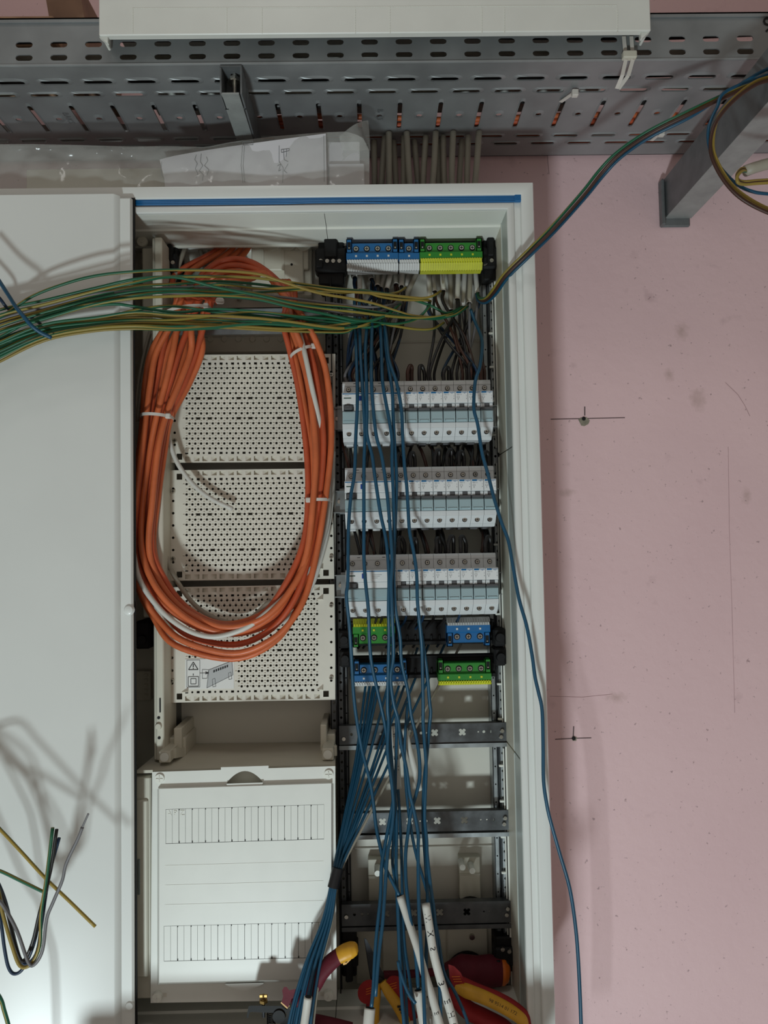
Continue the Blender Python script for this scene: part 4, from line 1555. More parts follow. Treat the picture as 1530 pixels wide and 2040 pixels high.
# arm under the tray with a bolted end
t = thing('tray_bracket', tuple(P(470, 170, -.255)), 'short galvanised support arm with a bolted end under the tray', 'bracket')
a, c = P(438, 136, -.262), P(482, 187, -.262)
ax0, ax1 = a.x, c.x
azt, azb = TZ - .003, c.z
mb = MB()
mb.prism([(ax0, azb + .002), (ax0, azt - .006), (ax0 + .003, azt), (ax1 - .004, azt), (ax1, azt - .004), (ax1, azb), (ax0, azb)], lambda u, v, w_: (u, w_, v), -.228, -.226)
mb.box(ax0, ax0 + .0022, -.263, -.226, azb, azt - .003)
mb.box(ax0, ax1, -.263, -.226, azt - .0022, azt)
mb.box(ax1 - .0022, ax1, -.262, -.02, azb, azt - .002)
mb.build('arm_channel', M['zinc_grey'], t)
mb = MB()
mb.hexa([(ax0 + .001, -.262, azb), (ax1 - .004, -.262, azb - .0006), (ax1 - .002, -.02, azb), (ax0 + .002, -.02, azb)], [(ax0 + .001, -.262, azb + .002), (ax1 - .004, -.262, azb + .002), (ax1 - .002, -.02, azb + .002), (ax0 + .002, -.02, azb + .002)])
mb.build('arm_flange', M['zinc_matte'], t)
mb = MB()
bx = (ax0 + ax1) / 2 + .002
mb.cyl((bx, -.246, azt - .001), (bx, -.246, azb + .004), .0034, n=10)
mb.cyl((bx, -.246, azt - .007), (bx, -.246, azt - .013), .0075, n=6)
mb.cyl((bx, -.246, azt - .013), (bx, -.246, azt - .0145), .0095, n=16)
mb.build('bolt', M['chrome'], t)

# sloping wall bracket at the right
t = thing('wall_bracket', tuple(P(1343, 400, 0)), 'heavy galvanised wall bracket arm with a base plate screwed to the pink wall', 'bracket')
a, c = P(1312, 362, -.004), P(1375, 452, -.004)
mb = MB()
mb.bbox(a.x, c.x, -.006, -.0003, c.z, a.z, .003)
mb.bbox(a.x, a.x + .006, -.016, -.0003, c.z, a.z, .002)
mb.build('base_plate', M['zinc_grey'], t)
bl, br = P(1322, 440, 0), P(1373, 410, 0)
x0, x1, zb = bl.x, br.x, bl.z + .002
ztp = P(1328, 362, 0).z
y1 = -.62
mb = MB()
mb.hexa([(x0, -.006, zb), (x0, -.006, ztp), (x0, y1, ztp), (x0, y1, zb)], [(x0 + .0025, -.006, zb), (x0 + .0025, -.006, ztp), (x0 + .0025, y1, ztp), (x0 + .0025, y1, zb)])
mb.build('arm_web', M['zinc_grey'], t)
mb = MB()
mb.box(x0 + .0002, x1, y1, -.006, zb - .0006, zb + .0024)
mb.box(x1 - .0025, x1, y1, -.006, zb, zb + .012)
mb.build('arm_flange', M['zinc_matte'], t)

# white cover lid lying on the tray with its rim hanging in front
t = thing('spare_lid', tuple(P(745, 60, -.29)), 'white plastic cover lid with perforated break-out lines, lying on the tray', 'lid')
LY = -.300
a, c = P(197, 69, LY), P(1297, 62, LY)
zb = (a.z + c.z) / 2
zt_ = zt + .004
mb = MB()
mb.bbox(a.x, c.x, LY, LY + .004, zb, zt_ + .012, .001)
mb.bbox(a.x + .0005, c.x - .0005, LY + .001, -.03, zt_, zt_ + .012, .001)
mb.bbox(a.x + .0005, a.x + .004, LY + .001, LY + .034, zb + .002, zt_ + .010, .001)
mb.bbox(c.x - .004, c.x - .0005, LY + .001, LY + .034, zb + .002, zt_ + .010, .001)
mb.box(a.x + .002, c.x - .002, LY + .001, LY + .010, zb + .001, zb + .003)
mb.build('lid_shell', M['cover'], t)
for (px) in (211, 1281):
    p = P(px, 72, LY + .006)
    mb = MB()
    s_ = 1 if px < 700 else -1
    mb.prism([(p.x - s_ * .008, zb + .001), (p.x + s_ * .003, zb + .001), (p.x + s_ * .003, zb - .0065), (p.x + s_ * .001, zb - .0065)], lambda u, v, w_: (u, w_, v), LY + .004, LY + .010)
    mb.build('lid_foot', M['cover'], t)
mb = MB()
kk = 1.0 * (1.25 + LY) / FPX


def dash_line(p0, p1):
    p0, p1 = P(*p0, LY), P(*p1, LY)
    L = (p1 - p0).length
    n_ = int(L / .0032)
    for i in range(n_):
        q0, q1 = p0.lerp(p1, i / n_), p0.lerp(p1, (i + .72) / n_)
        if abs(q1.x - q0.x) > abs(q1.z - q0.z):
            mb.box(q0.x, q1.x, LY - .0007, LY + .0005, q0.z - .0004, q0.z + .0004)
        else:
            mb.box(q0.x - .0004, q0.x + .0004, LY - .0007, LY + .0005, min(q0.z, q1.z), max(q0.z, q1.z))


dash_line((265, 17), (1230, 11))
for x in (265, 452, 522, 708, 777, 960, 1005, 1230):
    dash_line((x, 16), (x, 68))
o = mb.build('perforation', M['lining'], t)
o['kind'] = 'stuff'

# odds and ends on the tray at the upper left, board at the upper right
mb = MB(); p, q = P(-120, 37, -.20), P(112, 0, -.20)
mb.bbox(p.x, q.x, -.21, -.05, zt + .0025, zt + .045, .002)
mb.bbox(q.x - .03, q.x + .006, -.215, -.19, zt + .0035, zt + .02, .003)
o = mb.build('cardboard_flap', M['card']); tag(o, 'crumpled brown cardboard piece on the tray beside the wooden plank', 'cardboard')
mb = MB(); p, q = P(118, 40, -.17), P(190, 0, -.17)
mb.hexa([(p.x, -.18, zt + .003), (p.x + .05, -.18, zt + .003), (p.x + .05, -.03, zt + .003), (p.x, -.03, zt + .003)], [(p.x - .02, -.18, zt + .12), (p.x + .03, -.18, zt + .12), (p.x + .03, -.03, zt + .12), (p.x - .02, -.03, zt + .12)])
o = mb.build('wooden_plank', M['wood']); tag(o, 'weathered wooden plank leaning above the tray beside the white lid', 'plank')


# ------------------------------------------------------------------ cables rising above the cabinet
for i in range(15):
    x = 746 + i * 14.2
    lean = RND.uniform(-5, 5)
    p, q = P(x, 364, -.070 - .012 * (i % 3)), P(x + lean + (6 if i > 11 else 0), 306, -.070 - .012 * (i % 3))
    d = (q - p) / max(q.z - p.z, 1e-6)
    q = p + d * (TZ - .003 - p.z)
    p = p + d * (CZT + .0005 - p.z)
    mb = MB(); mb.tube(spline([p, p.lerp(q, .5) + Vector((RND.uniform(-.002, .002), 0, 0)), q], 5), .0048, 10)
    o = mb.build('riser_cable', M['gsheath'], smooth='all')
    tag(o, 'grey cable rising to the tray, %s counting right from the document bag' % ORD[i], 'cable', 'grey cables between cabinet and tray')

# ------------------------------------------------------------------ clear bag with papers on the cabinet
t = thing('document_bag', tuple(P(370, 366, -.16)), 'crumpled clear plastic bag of papers standing on the cabinet', 'bag')
BY = -.172
top = [(-60, 288), (60, 287), (160, 289), (260, 292), (330, 291), (410, 293), (460, 283), (540, 272), (640, 264), (690, 262), (722, 272), (736, 300)]


def bag_top(px):
    for (a, b_) in zip(top[:-1], top[1:]):
        if a[0] <= px <= b_[0]:
            return a[1] + (b_[1] - a[1]) * (px - a[0]) / (b_[0] - a[0])
    return top[-1][1]


rb = random.Random(4)
nx_, nz_ = 66, 9
mb = MB()
grid = []
for sgn in (0, 1):
    vs = []
    for j in range(nz_):
        tt = j / (nz_ - 1)
        for i in range(nx_):
            px = -60 + 796 * i / (nx_ - 1)
            y0 = bag_top(px)
            py = 366 + (y0 - 366) * tt
            pillow = .024 * math.sin(math.pi * min(max((px + 60) / 800, 0.02), .98)) ** .4 * (1 - tt) ** .5 + .001
            wr = .0028 * math.sin(px * .045 + 3 * tt) + .0022 * math.sin(px * .11 - 5 * tt + sgn) + rb.uniform(-.0009, .0009)
            Y = BY + (-1 if sgn == 0 else 1) * pillow + wr
            p = P(px, py, Y)
            if j == 0:
                p.z = CZT + .0006
            vs.append(p)
    fs = []
    for j in range(nz_ - 1):
        for i in range(nx_ - 1):
            a = j * nx_ + i
            fs.append((a, a + 1, a + 1 + nx_, a + nx_))
    mb.mesh(vs, fs)
mb.build('bag_film', M['film'], t, smooth='all')
# curled corner of the bag
vs = []
for i in range(9):
    for j in range(7):
        u, v = i / 8, j / 6
        px = 676 + 58 * u + 4 * v
        py = 232 + 40 * (1 - v) * (.4 + .6 * (1 - u)) + 68 * v - 12 * math.sin(u * 2.4) * (1 - v)
        vs.append(P(px, py, BY - .010 - .022 * math.sin(math.pi * u)))
mb = MB(); mb.mesh(vs, [(i * 7 + j, i * 7 + j + 1, i * 7 + j + 8, i * 7 + j + 7) for i in range(8) for j in range(6)])
mb.build('bag_film', M['film'], t, smooth='all')
# paper
PYY = BY - .004
quadp = [(318, 318), (652, 265), (651, 366), (330, 366), ]
cols = 24
vs = []
for i in range(cols + 1):
    u = i / cols
    xt = 318 + (649 - 318) * u
    yt = 318 - 28 * math.sin(u * 1.9) ** 1.0 * .9 - 26 * u if u < .45 else 297 - (297 - 267) * ((u - .45) / .55)
    yt = 318 + (266 - 318) * (u ** .8)
    for j in range(5):
        v = j / 4
        px = xt + (12 * (1 - u)) * v + 2 * u * v
        py = yt + (366 - yt) * v
        p = P(px, py, PYY + .005 * math.sin(u * 7) - .003)
        if j == 4:
            p.z = CZT + .001
        vs.append(p)
mb = MB(); fs = [(i * 5 + j, i * 5 + j + 1, i * 5 + j + 6, i * 5 + j + 5) for i in range(cols) for j in range(4)]
mb.mesh(vs, fs)
mb.mesh([v + Vector((0, .0004, 0)) for v in vs], [f[::-1] for f in fs])
paper = mb.build('printed_sheet', M['paper'], t, smooth='all')
ink = MB()


def pstroke(pts, wpx=.8):
    for (a, b_) in zip(pts[:-1], pts[1:]):
        ya = lambda q: PYY + .005 * math.sin((q[0] - 318) / 331 * 7) - .0037
        p, q = P(a[0], a[1], ya(a)), P(b_[0], b_[1], ya(b_))
        d = (q - p).normalized()
        nrm = Vector((d.z, 0, -d.x)) * (wpx * .5 * 1.08 / FPX)
        ink.hexa([p - nrm, q - nrm, q + nrm, p + nrm], [x + Vector((0, .0003, 0)) for x in (p - nrm, q - nrm, q + nrm, p + nrm)])


pstroke([(322, 322), (321, 345), (331, 365)])
pstroke([(483, 290), (480, 330), (484, 364)])
pstroke([(487, 290), (484, 330), (488, 364)])
pstroke([(484, 282), (504, 281), (504, 288), (484, 289), (484, 282)])
for (x0, pts) in ((391, [(0, 308), (-3, 318), (2, 326), (-2, 336), (3, 346), (0, 354)]), (401, [(0, 306), (-2, 322), (3, 330), (-4, 340), (4, 348), (2, 360)]), (411, [(0, 312), (3, 320), (-4, 330), (5, 338), (1, 349)])):
    pstroke([(x0 + a, b_) for a, b_ in pts], .9)
pstroke([(556, 290), (556, 322), (564, 334), (563, 364)], .8)
pstroke([(561, 304), (576, 300), (576, 296), (560, 298), (561, 304)], .9)
pstroke([(565, 297), (566, 318), (574, 322)], .9)
pstroke([(571, 296), (570, 312)], .9)
pstroke([(574, 326), (566, 340), (572, 345)], .9)
pstroke([(553, 330), (559, 327), (555, 341), (560, 338)], .9)
pstroke([(645, 270), (646, 362)])
mbt = ink
p = P(486, 287.6, PYY + .005 * math.sin(168 / 331 * 7) - .0036)
text_mb(ink, 'A0122', lambda u, v, w_: p + Vector((u, -.0002, v)), .0042)
ink.build('sheet_print', M['print'], paper)
mb = MB()
a, c = P(655, 330, BY + .01), P(726, 366, BY + .01)
mb.bbox(a.x, c.x, BY + .004, BY + .016, CZT + .001, a.z, .001)
mb.bbox(a.x - .002, c.x - .006, BY + .010, BY + .018, CZT + .001, P(655, 275, BY).z, .001)
mb.build('leaflet', M['paper'], t)
a, c = P(55, 340, BY + .01), P(318, 366, BY + .01)
mb = MB()
mb.bbox(a.x, c.x + .10, BY + .006, BY + .016, CZT + .001, a.z, .001)
mb.build('leaflet', M['cream'], t)

# ------------------------------------------------------------------ nylon ties on the tray
def tail(pts, wd, th, name, parent):
    mb = MB()
    ps = [Vector(p) for p in pts]
    for (a, b_) in zip(ps[:-1], ps[1:]):
        d = (b_ - a).normalized()
        n_ = Vector((d.z, 0, -d.x)).normalized() * wd / 2
        bk = Vector((0, th, 0))
        mb.hexa([a - n_, b_ - n_, b_ + n_, a + n_], [a - n_ + bk, b_ - n_ + bk, b_ + n_ + bk, a + n_ + bk])
    return mb.build(name, M['tie'], parent)


t = thing('cable_tie', tuple(P(1245, 110, TY0 - .004)), 'white nylon tie looped round the tray edge below the lid', 'cable tie')
yk = TY0 - .004
tail([P(1243, 72, yk), P(1246, 105, yk)], .005, .001, 'strap', t)
tail([P(1258, 72, yk), P(1260, 105, yk)], .005, .001, 'strap', t)
tail([P(1247, 118, yk - .002), P(1240, 150, yk), P(1229, 176, yk + .020)], .005, .001, 'strap', t)
tail([P(1261, 118, yk - .002), P(1252, 150, yk), P(1233, 176, yk + .020)], .005, .001, 'strap', t)
a, c = P(1239, 105, yk), P(1267, 119, yk)
mb = MB(); mb.bbox(a.x, c.x, yk - .006, yk + .003, c.z, a.z, .0012); mb.build('tie_head', M['cream'], t)
for (hx, hy, ax, ay, lab) in ((1146, 184, 1117, 204, 'short white nylon tie stub under the middle of the tray'), (1318, 264, 1298, 281, 'short white nylon tie stub under the tray near the wall bracket')):
    p = PZ(hx, hy, TZ - .006)
    t = thing('cable_tie', tuple(p), lab, 'cable tie')
    q = PZ(ax, ay, TZ - .003)
    mb = MB(); mb.bbox(p.x - .005, p.x + .004, p.y - .004, p.y + .004, TZ - .012, TZ - .0028, .001); mb.build('tie_head', M['tie'], t)
    d = (q - p).normalized(); s_ = Vector((-d.y, d.x, 0)).normalized() * .0026
    mb = MB(); mb.hexa([p - s_, p + s_, q + s_, q - s_], [v + Vector((0, 0, .0012)) for v in (p - s_, p + s_, q + s_, q - s_)])
    mb.build('strap', M['tie'], t)

# ------------------------------------------------------------------ wires and cables
def wire(name, cps, r, m, label, cat, group=None, per=6, n=8, world=False, uoff=0.0, tips=None):
    pts = [Vector(p) if world else P(*p) for p in cps]
    mb = MB()
    if tips:
        sp = spline(pts, per)
        mb.tube(sp, r, n, uoff=uoff)
        o = thing(name, tuple(sp[0]), label, cat, group)
        mb.build('core', M[m], o, smooth='all')
        for (tp, dr, tm) in tips:
            q = MB(); q.cyl(tp, Vector(tp) + Vector(dr), r * .62, n=8); q.build('bare_tip', M[tm], o)
        return o
    mb.tube(spline(pts, per), r, n, uoff=uoff)
    o = mb.build(name, M[m], smooth='all')
    return tag(o, label, cat, group)


# orange coil ------------------------------------------------------------------
INN = [(402, 700), (376, 765), (341, 832), (326, 900), (313, 1000), (308, 1090), (330, 1150), (372, 1207), (425, 1238), (475, 1242), (530, 1214), (575, 1152), (604, 1080), (614, 1000), (612, 900), (596, 780), (578, 700), (563, 640)]
OUT = [(300, 700), (290, 765), (286, 832), (276, 905), (264, 1000), (258, 1100), (275, 1181), (303, 1232), (350, 1286), (462, 1313), (545, 1283), (594, 1226), (620, 1150), (645, 1025), (660, 880), (652, 760), (634, 690), (605, 632)]
NS = 10
order = list(range(NS))
perm = [2, 0, 4, 1, 6, 3, 8, 5, 9, 7]
for i in range(NS):
    sa = i / (NS - 1)
    sb = perm[i] / (NS - 1)
    lay = (i % 3)
    pts = []
    y_l = -.150 - .010 * lay - .003 * RND.random()
    if i in (0, 2, 3, 5, 7):          # strands that come down from the cable entry
        ex = (500, 486, 470, 452, 440)[(0, 2, 3, 5, 7).index(i)]
        pts += [(ex, 470, -.060), (ex - 8, 498, -.075), (ex - 50 - 6 * i, 548, -.10), (415 - 9 * i, 600, -.14), (400 - 9.2 * i, 650, y_l)]
    else:
        pts += [(432 - 8.5 * i, 588 + (i % 2) * 6, y_l + .004), (417 - 9 * i, 640, y_l)]
    for k, (a, c) in enumerate(zip(INN, OUT)):
        t = sa if k < 5 else (sb if k > 10 else sa + (sb - sa) * (k - 4) / 7)
        if 5 <= k <= 11:
            bt = (i / 6 * .30) if i <= 6 else (0, .60, .82, 1.0)[i - 6]
            f = (0, .3, .7, 1, 1, .8, .4)[k - 5]
            t = t * (1 - f) + bt * f
        tight = k == 2
        dy = y_l + (.006 * math.sin(k * .9 + i) if not tight else 0) - (.006 if 8 <= k <= 11 else 0)
        pts.append((a[0] + (c[0] - a[0]) * t + RND.uniform(-1.5, 1.5), a[1] + (c[1] - a[1]) * t + RND.uniform(-1.5, 1.5), dy))
    if i in (1, 4, 6, 8):
        q = (1, 4, 6, 8).index(i)
        pts += [(575 - 5 * q, 592 - 3 * q, -.140), (545 - 6 * q, 552 - 3 * q + 12 * (3 - q) * 0, -.135), (500, 522 + 11 * q, -.130), (455, 517 + 12 * q, -.125), (415, 536 + 11 * q, -.120), (388, 566 + 8 * q, -.118)]
    else:
        pts += [(566 + (i % 4) * 7, 585, -.115), (556 + (i % 4) * 6, 560, -.100)]
    o = wire('orange_cable', pts, .0045, 'orange' if i % 3 != 1 else 'orange2', 'orange cable strand of the tied coil, %s from the inner side of its left limb' % ORD[i], 'cable', 'orange cables of the coil', per=6, n=10)

# grey and white cables with the coil
wire('white_cable', [(334, 838, -.138), (338, 880, -.134), (355, 925, -.128), (386, 966, -.124), (420, 993, -.123), (463, 1014, -.122)], .0034, 'sheath', 'cut white cable end curving out of the coil over the middle perforated plate', 'cable', n=10)
wire('white_cable', [(312, 850, -.136), (320, 900, -.130), (330, 943, -.124)], .0034, 'sheath', 'short cut white cable stub beside the left of the coil', 'cable', n=10)
wire('grey_cable', [(590, 640, -.150), (604, 690, -.176), (620, 765, -.178), (634, 830, -.172), (648, 910, -.150), (655, 1000, -.138), (645, 1070, -.140), (618, 1130, -.158), (572, 1184, -.174), (532, 1220, -.182), (491, 1250, -.184), (441, 1267, -.184), (403, 1266, -.184), (362, 1249, -.184), (318, 1213, -.182), (278, 1154, -.180), (262, 1080, -.176)], .0037, 'sheath',
     'grey white cable running with the orange coil along its bottom', 'cable', n=10)
wire('grey_cable', [(300, 900, -.128), (308, 980, -.126), (320, 1070, -.124), (345, 1143, -.124), (388, 1205, -.126), (440, 1236, -.126), (490, 1237, -.126), (540, 1195, -.126)], .0034, 'gsheath',
     'dull grey cable inside the left bend of the orange coil', 'cable', n=10)
wire('white_cable', [(664, 900, -.128), (662, 980, -.128), (654, 1050, -.128), (640, 1110, -.128), (622, 1165, -.128), (590, 1215, -.128), (545, 1250, -.128), (480, 1285, -.13)], .0034, 'sheath', 'white cable along the right outer side of the orange coil', 'cable', n=10)
wire('white_cable', [(661, 860, -.122), (657, 1000, -.121), (648, 1060, -.121), (632, 1120, -.121), (610, 1175, -.122)], .0034, 'sheath', 'second white cable hidden behind the outer right of the orange coil', 'cable', n=10)
wire('grey_cable', [(374, 470, -.06), (366, 500, -.085), (350, 545, -.10), (342, 580, -.105), (334, 630, -.106), (318, 700, -.108), (300, 760, -.11)], .0037, 'gsheath', 'pale grey cable running down in front of the black bracket at the upper left', 'cable', n=10)
for k, (x, e) in enumerate(((357, 'leftmost of the grey cables entering at the top beside the black bracket'), (392, 'grey cable entering at the top behind the first orange strand'), (410, 'second grey cable entering at the top among the orange strands'),
                             (432, 'third grey cable entering at the top among the orange strands'), (466, 'grey cable entering at the top between the last orange strands'))):
    wire('grey_cable', [(x, 470, -.055), (x + 8, 500, -.058), (x + 14 + 3 * k, 545, -.060), (x + 10, 600, -.060)], .0032, 'gsheath', e, 'cable', n=10)
for k in range(3):
    wire('grey_wire', [(300 + 9 * k, 655, -.134), (288 + 8 * k, 700, -.136), (276 + 8 * k, 760, -.138), (268 + 5 * k, 840, -.14)], .0022, 'gsheath', 'thin grey wire slanting behind the left side of the coil', 'wire', 'thin grey wires left of the coil')


def tie_ring(c, rx, ry, tilt, label, head=1, tail_=0.0):
    t = thing('cable_tie', tuple(c), label, 'cable tie')
    mb = MB()
    n_ = 28
    h = .0021
    ring = []
    for i in range(n_):
        a = 2 * math.pi * i / n_
        x, y = rx * math.cos(a), ry * math.sin(a)
        for (k, z) in ((1.0, -h), (1.0, h), (.965, h), (.965, -h)):
            q = Vector((x * k, y * k, z))
            q = Matrix.Rotation(tilt, 3, 'Y') @ q
            ring.append(Vector(c) + q)
    fs = []
    for i in range(n_):
        j = (i + 1) % n_
        for k in range(4):
            l = (k + 1) % 4
            fs.append((i * 4 + k, j * 4 + k, j * 4 + l, i * 4 + l))
    mb.mesh(ring, fs)
    mb.build('strap', M['tie'], t, smooth=True)
    hp = Vector(c) + Matrix.Rotation(tilt, 3, 'Y') @ Vector((head * rx * .86, -ry * .5, 0))
    mb = MB(); mb.bbox(hp.x - .0036, hp.x + .0036, hp.y - .004, hp.y + .003, hp.z - .0036, hp.z + .0036, .001)
    if tail_:
        mb.box(hp.x, hp.x + tail_, hp.y - .001, hp.y, hp.z - .0018, hp.z + .0018)
    mb.build('tie_head', M['tie'], t)


c = P(313, 831, -.162); tie_ring(c, .0225, .028, .06, 'clear nylon tie round the left limb of the orange coil, above the cut white end')
c = P(604, 703, -.156); tie_ring(c, .020, .024, -.38, 'clear nylon tie round the upper right limb of the orange coil')
c = P(637, 997, -.152); tie_ring(c, .0175, .026, .0, 'clear nylon tie round the right limb of the orange coil beside the middle plate', -1, .022)
c = P(374, 622, -.165); tie_ring(c, .034, .026, -.15, 'nylon tie round the upper left end of the coil, under the green and yellow wires')
# crumpled tape on the coil end
mb = MB()
pts = [P(372, 598, -.17), P(395, 588, -.178), P(420, 590, -.176), P(436, 600, -.172)]
mb.tube(spline(pts, 4), .010, 8, rad=[.007 + .002 * math.sin(k * 2.1) for k in range(13)])
o = mb.build('tape_wrap', M['orange2'], smooth=True); tag(o, 'orange wrap at the cut upper end of the coil beneath the wire bundle', 'tape')
mb = MB(); p = P(438, 598, -.178); mb.bbox(p.x - .006, p.x + .006, p.y - .004, p.y + .004, p.z - .005, p.z + .003, .002)
o = mb.build('tape_end', M['tie'], smooth=True); tag(o, 'small white crumpled tape end on top of the orange coil', 'tape')

# grey cables behind the top terminal blocks -------------------------------------
ENDS = [(706, 553, 700), (717, 577, 716), (740, 556, 735), (752, 569, 752), (758, 573, 772), (771, 575, 785), (789, 566, 788), (800, 570, 802), (810, 572, 815), (800, 604, 845),
        (866, 580, 858), (883, 579, 880), (898, 617, 897), (911, 596, 914), (922, 610, 928), (935, 603, 938), (951, 583, 944), (856, 599, 853)]
_left = sorted(q[0] + q[1] * .001 for q in ENDS if q[0] < 830)
_right = sorted(q[0] + q[1] * .001 for q in ENDS if q[0] >= 830)
for i, (ex, ey, tx) in enumerate(ENDS):
    k_ = (_left if ex < 830 else _right).index(ex + ey * .001)
    lab = 'grey cable with cut sheath, %s from the left under the %s terminals' % (ORD[k_], 'top blue' if ex < 830 else 'top green')
    yy_ = -.070 - .009 * (i % 2)
    pts = [P(tx, 474, -.058), P(tx, 505, yy_ + .006), P((tx + ex) / 2, 545 if ey < 590 else 560, yy_ - .006), P(ex, ey, yy_ - .012)]
    mb = MB()
    sp = spline(pts, 5)
    t = thing('stripped_cable', tuple(sp[-1]), lab, 'cable', 'grey cables cut short behind the top terminals')
    mb.tube(sp, .0040, 10)
    mb.build('sheath', M['sheath'] if i % 3 else M['gsheath'], t, smooth='all')
    d = (sp[-1] - sp[-2]).normalized()
    mb = MB(); mb.cyl(sp[-1] - d * .0008, sp[-1] + d * .0006, .0043, .0042, 12); mb.build('cut_end', M['tie'], t)
    mb = MB(); mb.cyl(sp[-1] + d * .0006, sp[-1] + d * .0010, .0034, .0034, 12); mb.build('sheath_mouth', M['hole'], t)
    ENDS[i] = (ex, ey, sp[-1].y, sp[-1] + d * .0012)

# dark wires from the cable ends down to the top breakers -------------------------
TOPZ = ROWZ[0] + .0004
for i in range(46):
    k = i % 18
    ex, ey, yy_, tip = ENDS[k]
    if i < 14 or k >= 10:
        pass
    leftg = k < 10
    if leftg:
        tgt = ROWX[0] + MW * (RND.uniform(.2, 4.6))
    else:
        tgt = ROWX[0] + MW * (RND.uniform(7.0, 11.8))
    ty = RND.uniform(-.150, -.122)
    m = RND.choice(['wblack', 'wblack', 'wbrown', 'wgrey', 'wdblue', 'wblack'])
    mid = Vector(((tip.x + tgt) / 2 + RND.uniform(-.012, .012), (yy_ + ty) / 2 + RND.uniform(-.012, .012), tip.z - (tip.z - TOPZ) * .5))
    st = tip + Vector((RND.uniform(-.002, .002), RND.uniform(-.002, .002), 0))
    pts = [st, st + Vector((RND.uniform(-.003, .003), -.004, -.02)), mid, Vector((tgt, ty, TOPZ + .02)), Vector((tgt, ty, TOPZ))]
    nm = {'wblack': 'black', 'wbrown': 'brown', 'wgrey': 'grey', 'wdblue': 'dark blue'}[m]
    side = 'left' if leftg else 'right'
    wire('core_wire', pts, .0022, m, '%s wire dropping from the %s group of cut grey cables to the top breakers' % (nm, 'blue-side' if leftg else 'green-side'), 'wire', '%s wires to the top breakers on the %s' % (nm, side), per=5, n=7, world=True)

# small hairpin jumpers and feeders between the rows -----------------------------
for r in range(3):
    zt = ROWZ[r] + .0004
    for k in range(5 if r == 0 else 4, 12):
        if r == 0 and k in (7, 9):
            continue
        if r and k in (6, 10):
            continue
        x = ROWX[r] + (k + .5) * MW
        hgt = RND.uniform(.020, .029) if r == 0 else RND.uniform(.018, .026)
        hw = RND.uniform(.0026, .0045)
        tw = RND.uniform(-.002, .002)
        pts = [(x - hw, -.150, zt), (x - hw, -.149, zt + hgt * .55), (x - hw * .6 + tw, -.147, zt + hgt * .9), (x + tw, -.145, zt + hgt), (x + hw * .6 + tw, -.143, zt + hgt * .9), (x + hw, -.140, zt + hgt * .55), (x + hw, -.138, zt)]
        wire('jumper_wire', pts, .0029, 'wbrown' if r == 0 and k % 2 else 'wblack', 'dark hairpin jumper wire standing over the %s narrow breaker of the %s row' % (ORD[k - 4], ROWN[r]), 'wire', 'hairpin jumpers on the %s breaker row' % ROWN[r], per=5, n=7, world=True)
    if r:
        for k in range(22):
            x = ROWX[r] + (RND.uniform(.1, 11.6)) * MW
            zb_ = ROWZ[r - 1] - .0870
            x2 = x + RND.uniform(-.016, .016)
            y2 = RND.uniform(-.105, -.075)
            pts = [(x, -.136, zt), (x + (x2 - x) * .2, -.136, zt + .010), (x + (x2 - x) * .6, (-.136 + y2) / 2 - .008, zt + .026), (x2, y2, zb_ + .004), (x2 + (x2 - x) * .5, y2 + .012, zb_ + .025)]
            wire('feeder_wire', pts, .0024, 'wblack' if k % 5 else 'wbrown', 'dark wire slanting between the %s and %s breaker rows' % (ROWN[r - 1], ROWN[r]), 'wire', 'dark wires between the %s and %s rows' % (ROWN[r - 1], ROWN[r]), per=4, n=6, world=True)
zb_ = ROWZ[2] - .0870
for k in range(9):
    x = ROWX[2] + RND.uniform(1.5, 11.4) * MW
    pts = [(x, -.135, zb_), (x - .003, -.120, zb_ - .012), (x - .014, -.090, zb_ - .03), (x - .03, -.075, zb_ - .055)]
    wire('feeder_wire', pts, .0020, 'wdblue' if k % 2 else 'wblack', 'dark wire leaving the bottom breaker row towards the black carriers', 'wire', 'dark wires under the bottom breaker row', per=5, n=6, world=True)

# blue wires hanging in front of the breakers -------------------------------------
def yb(py):
    """how far the hanging blue wires stand out at each height"""
    tab = ((560, -.105), (620, -.135), (700, -.178), (760, -.204), (1000, -.210), (1200, -.208), (1300, -.190), (1450, -.175), (1650, -.185), (1800, -.215), (2060, -.265))
    for (a, b_) in zip(tab[:-1], tab[1:]):
        if py <= b_[0]:
            return a[1] + (b_[1] - a[1]) * (max(py, a[0]) - a[0]) / (b_[0] - a[0])
    return tab[-1][1]


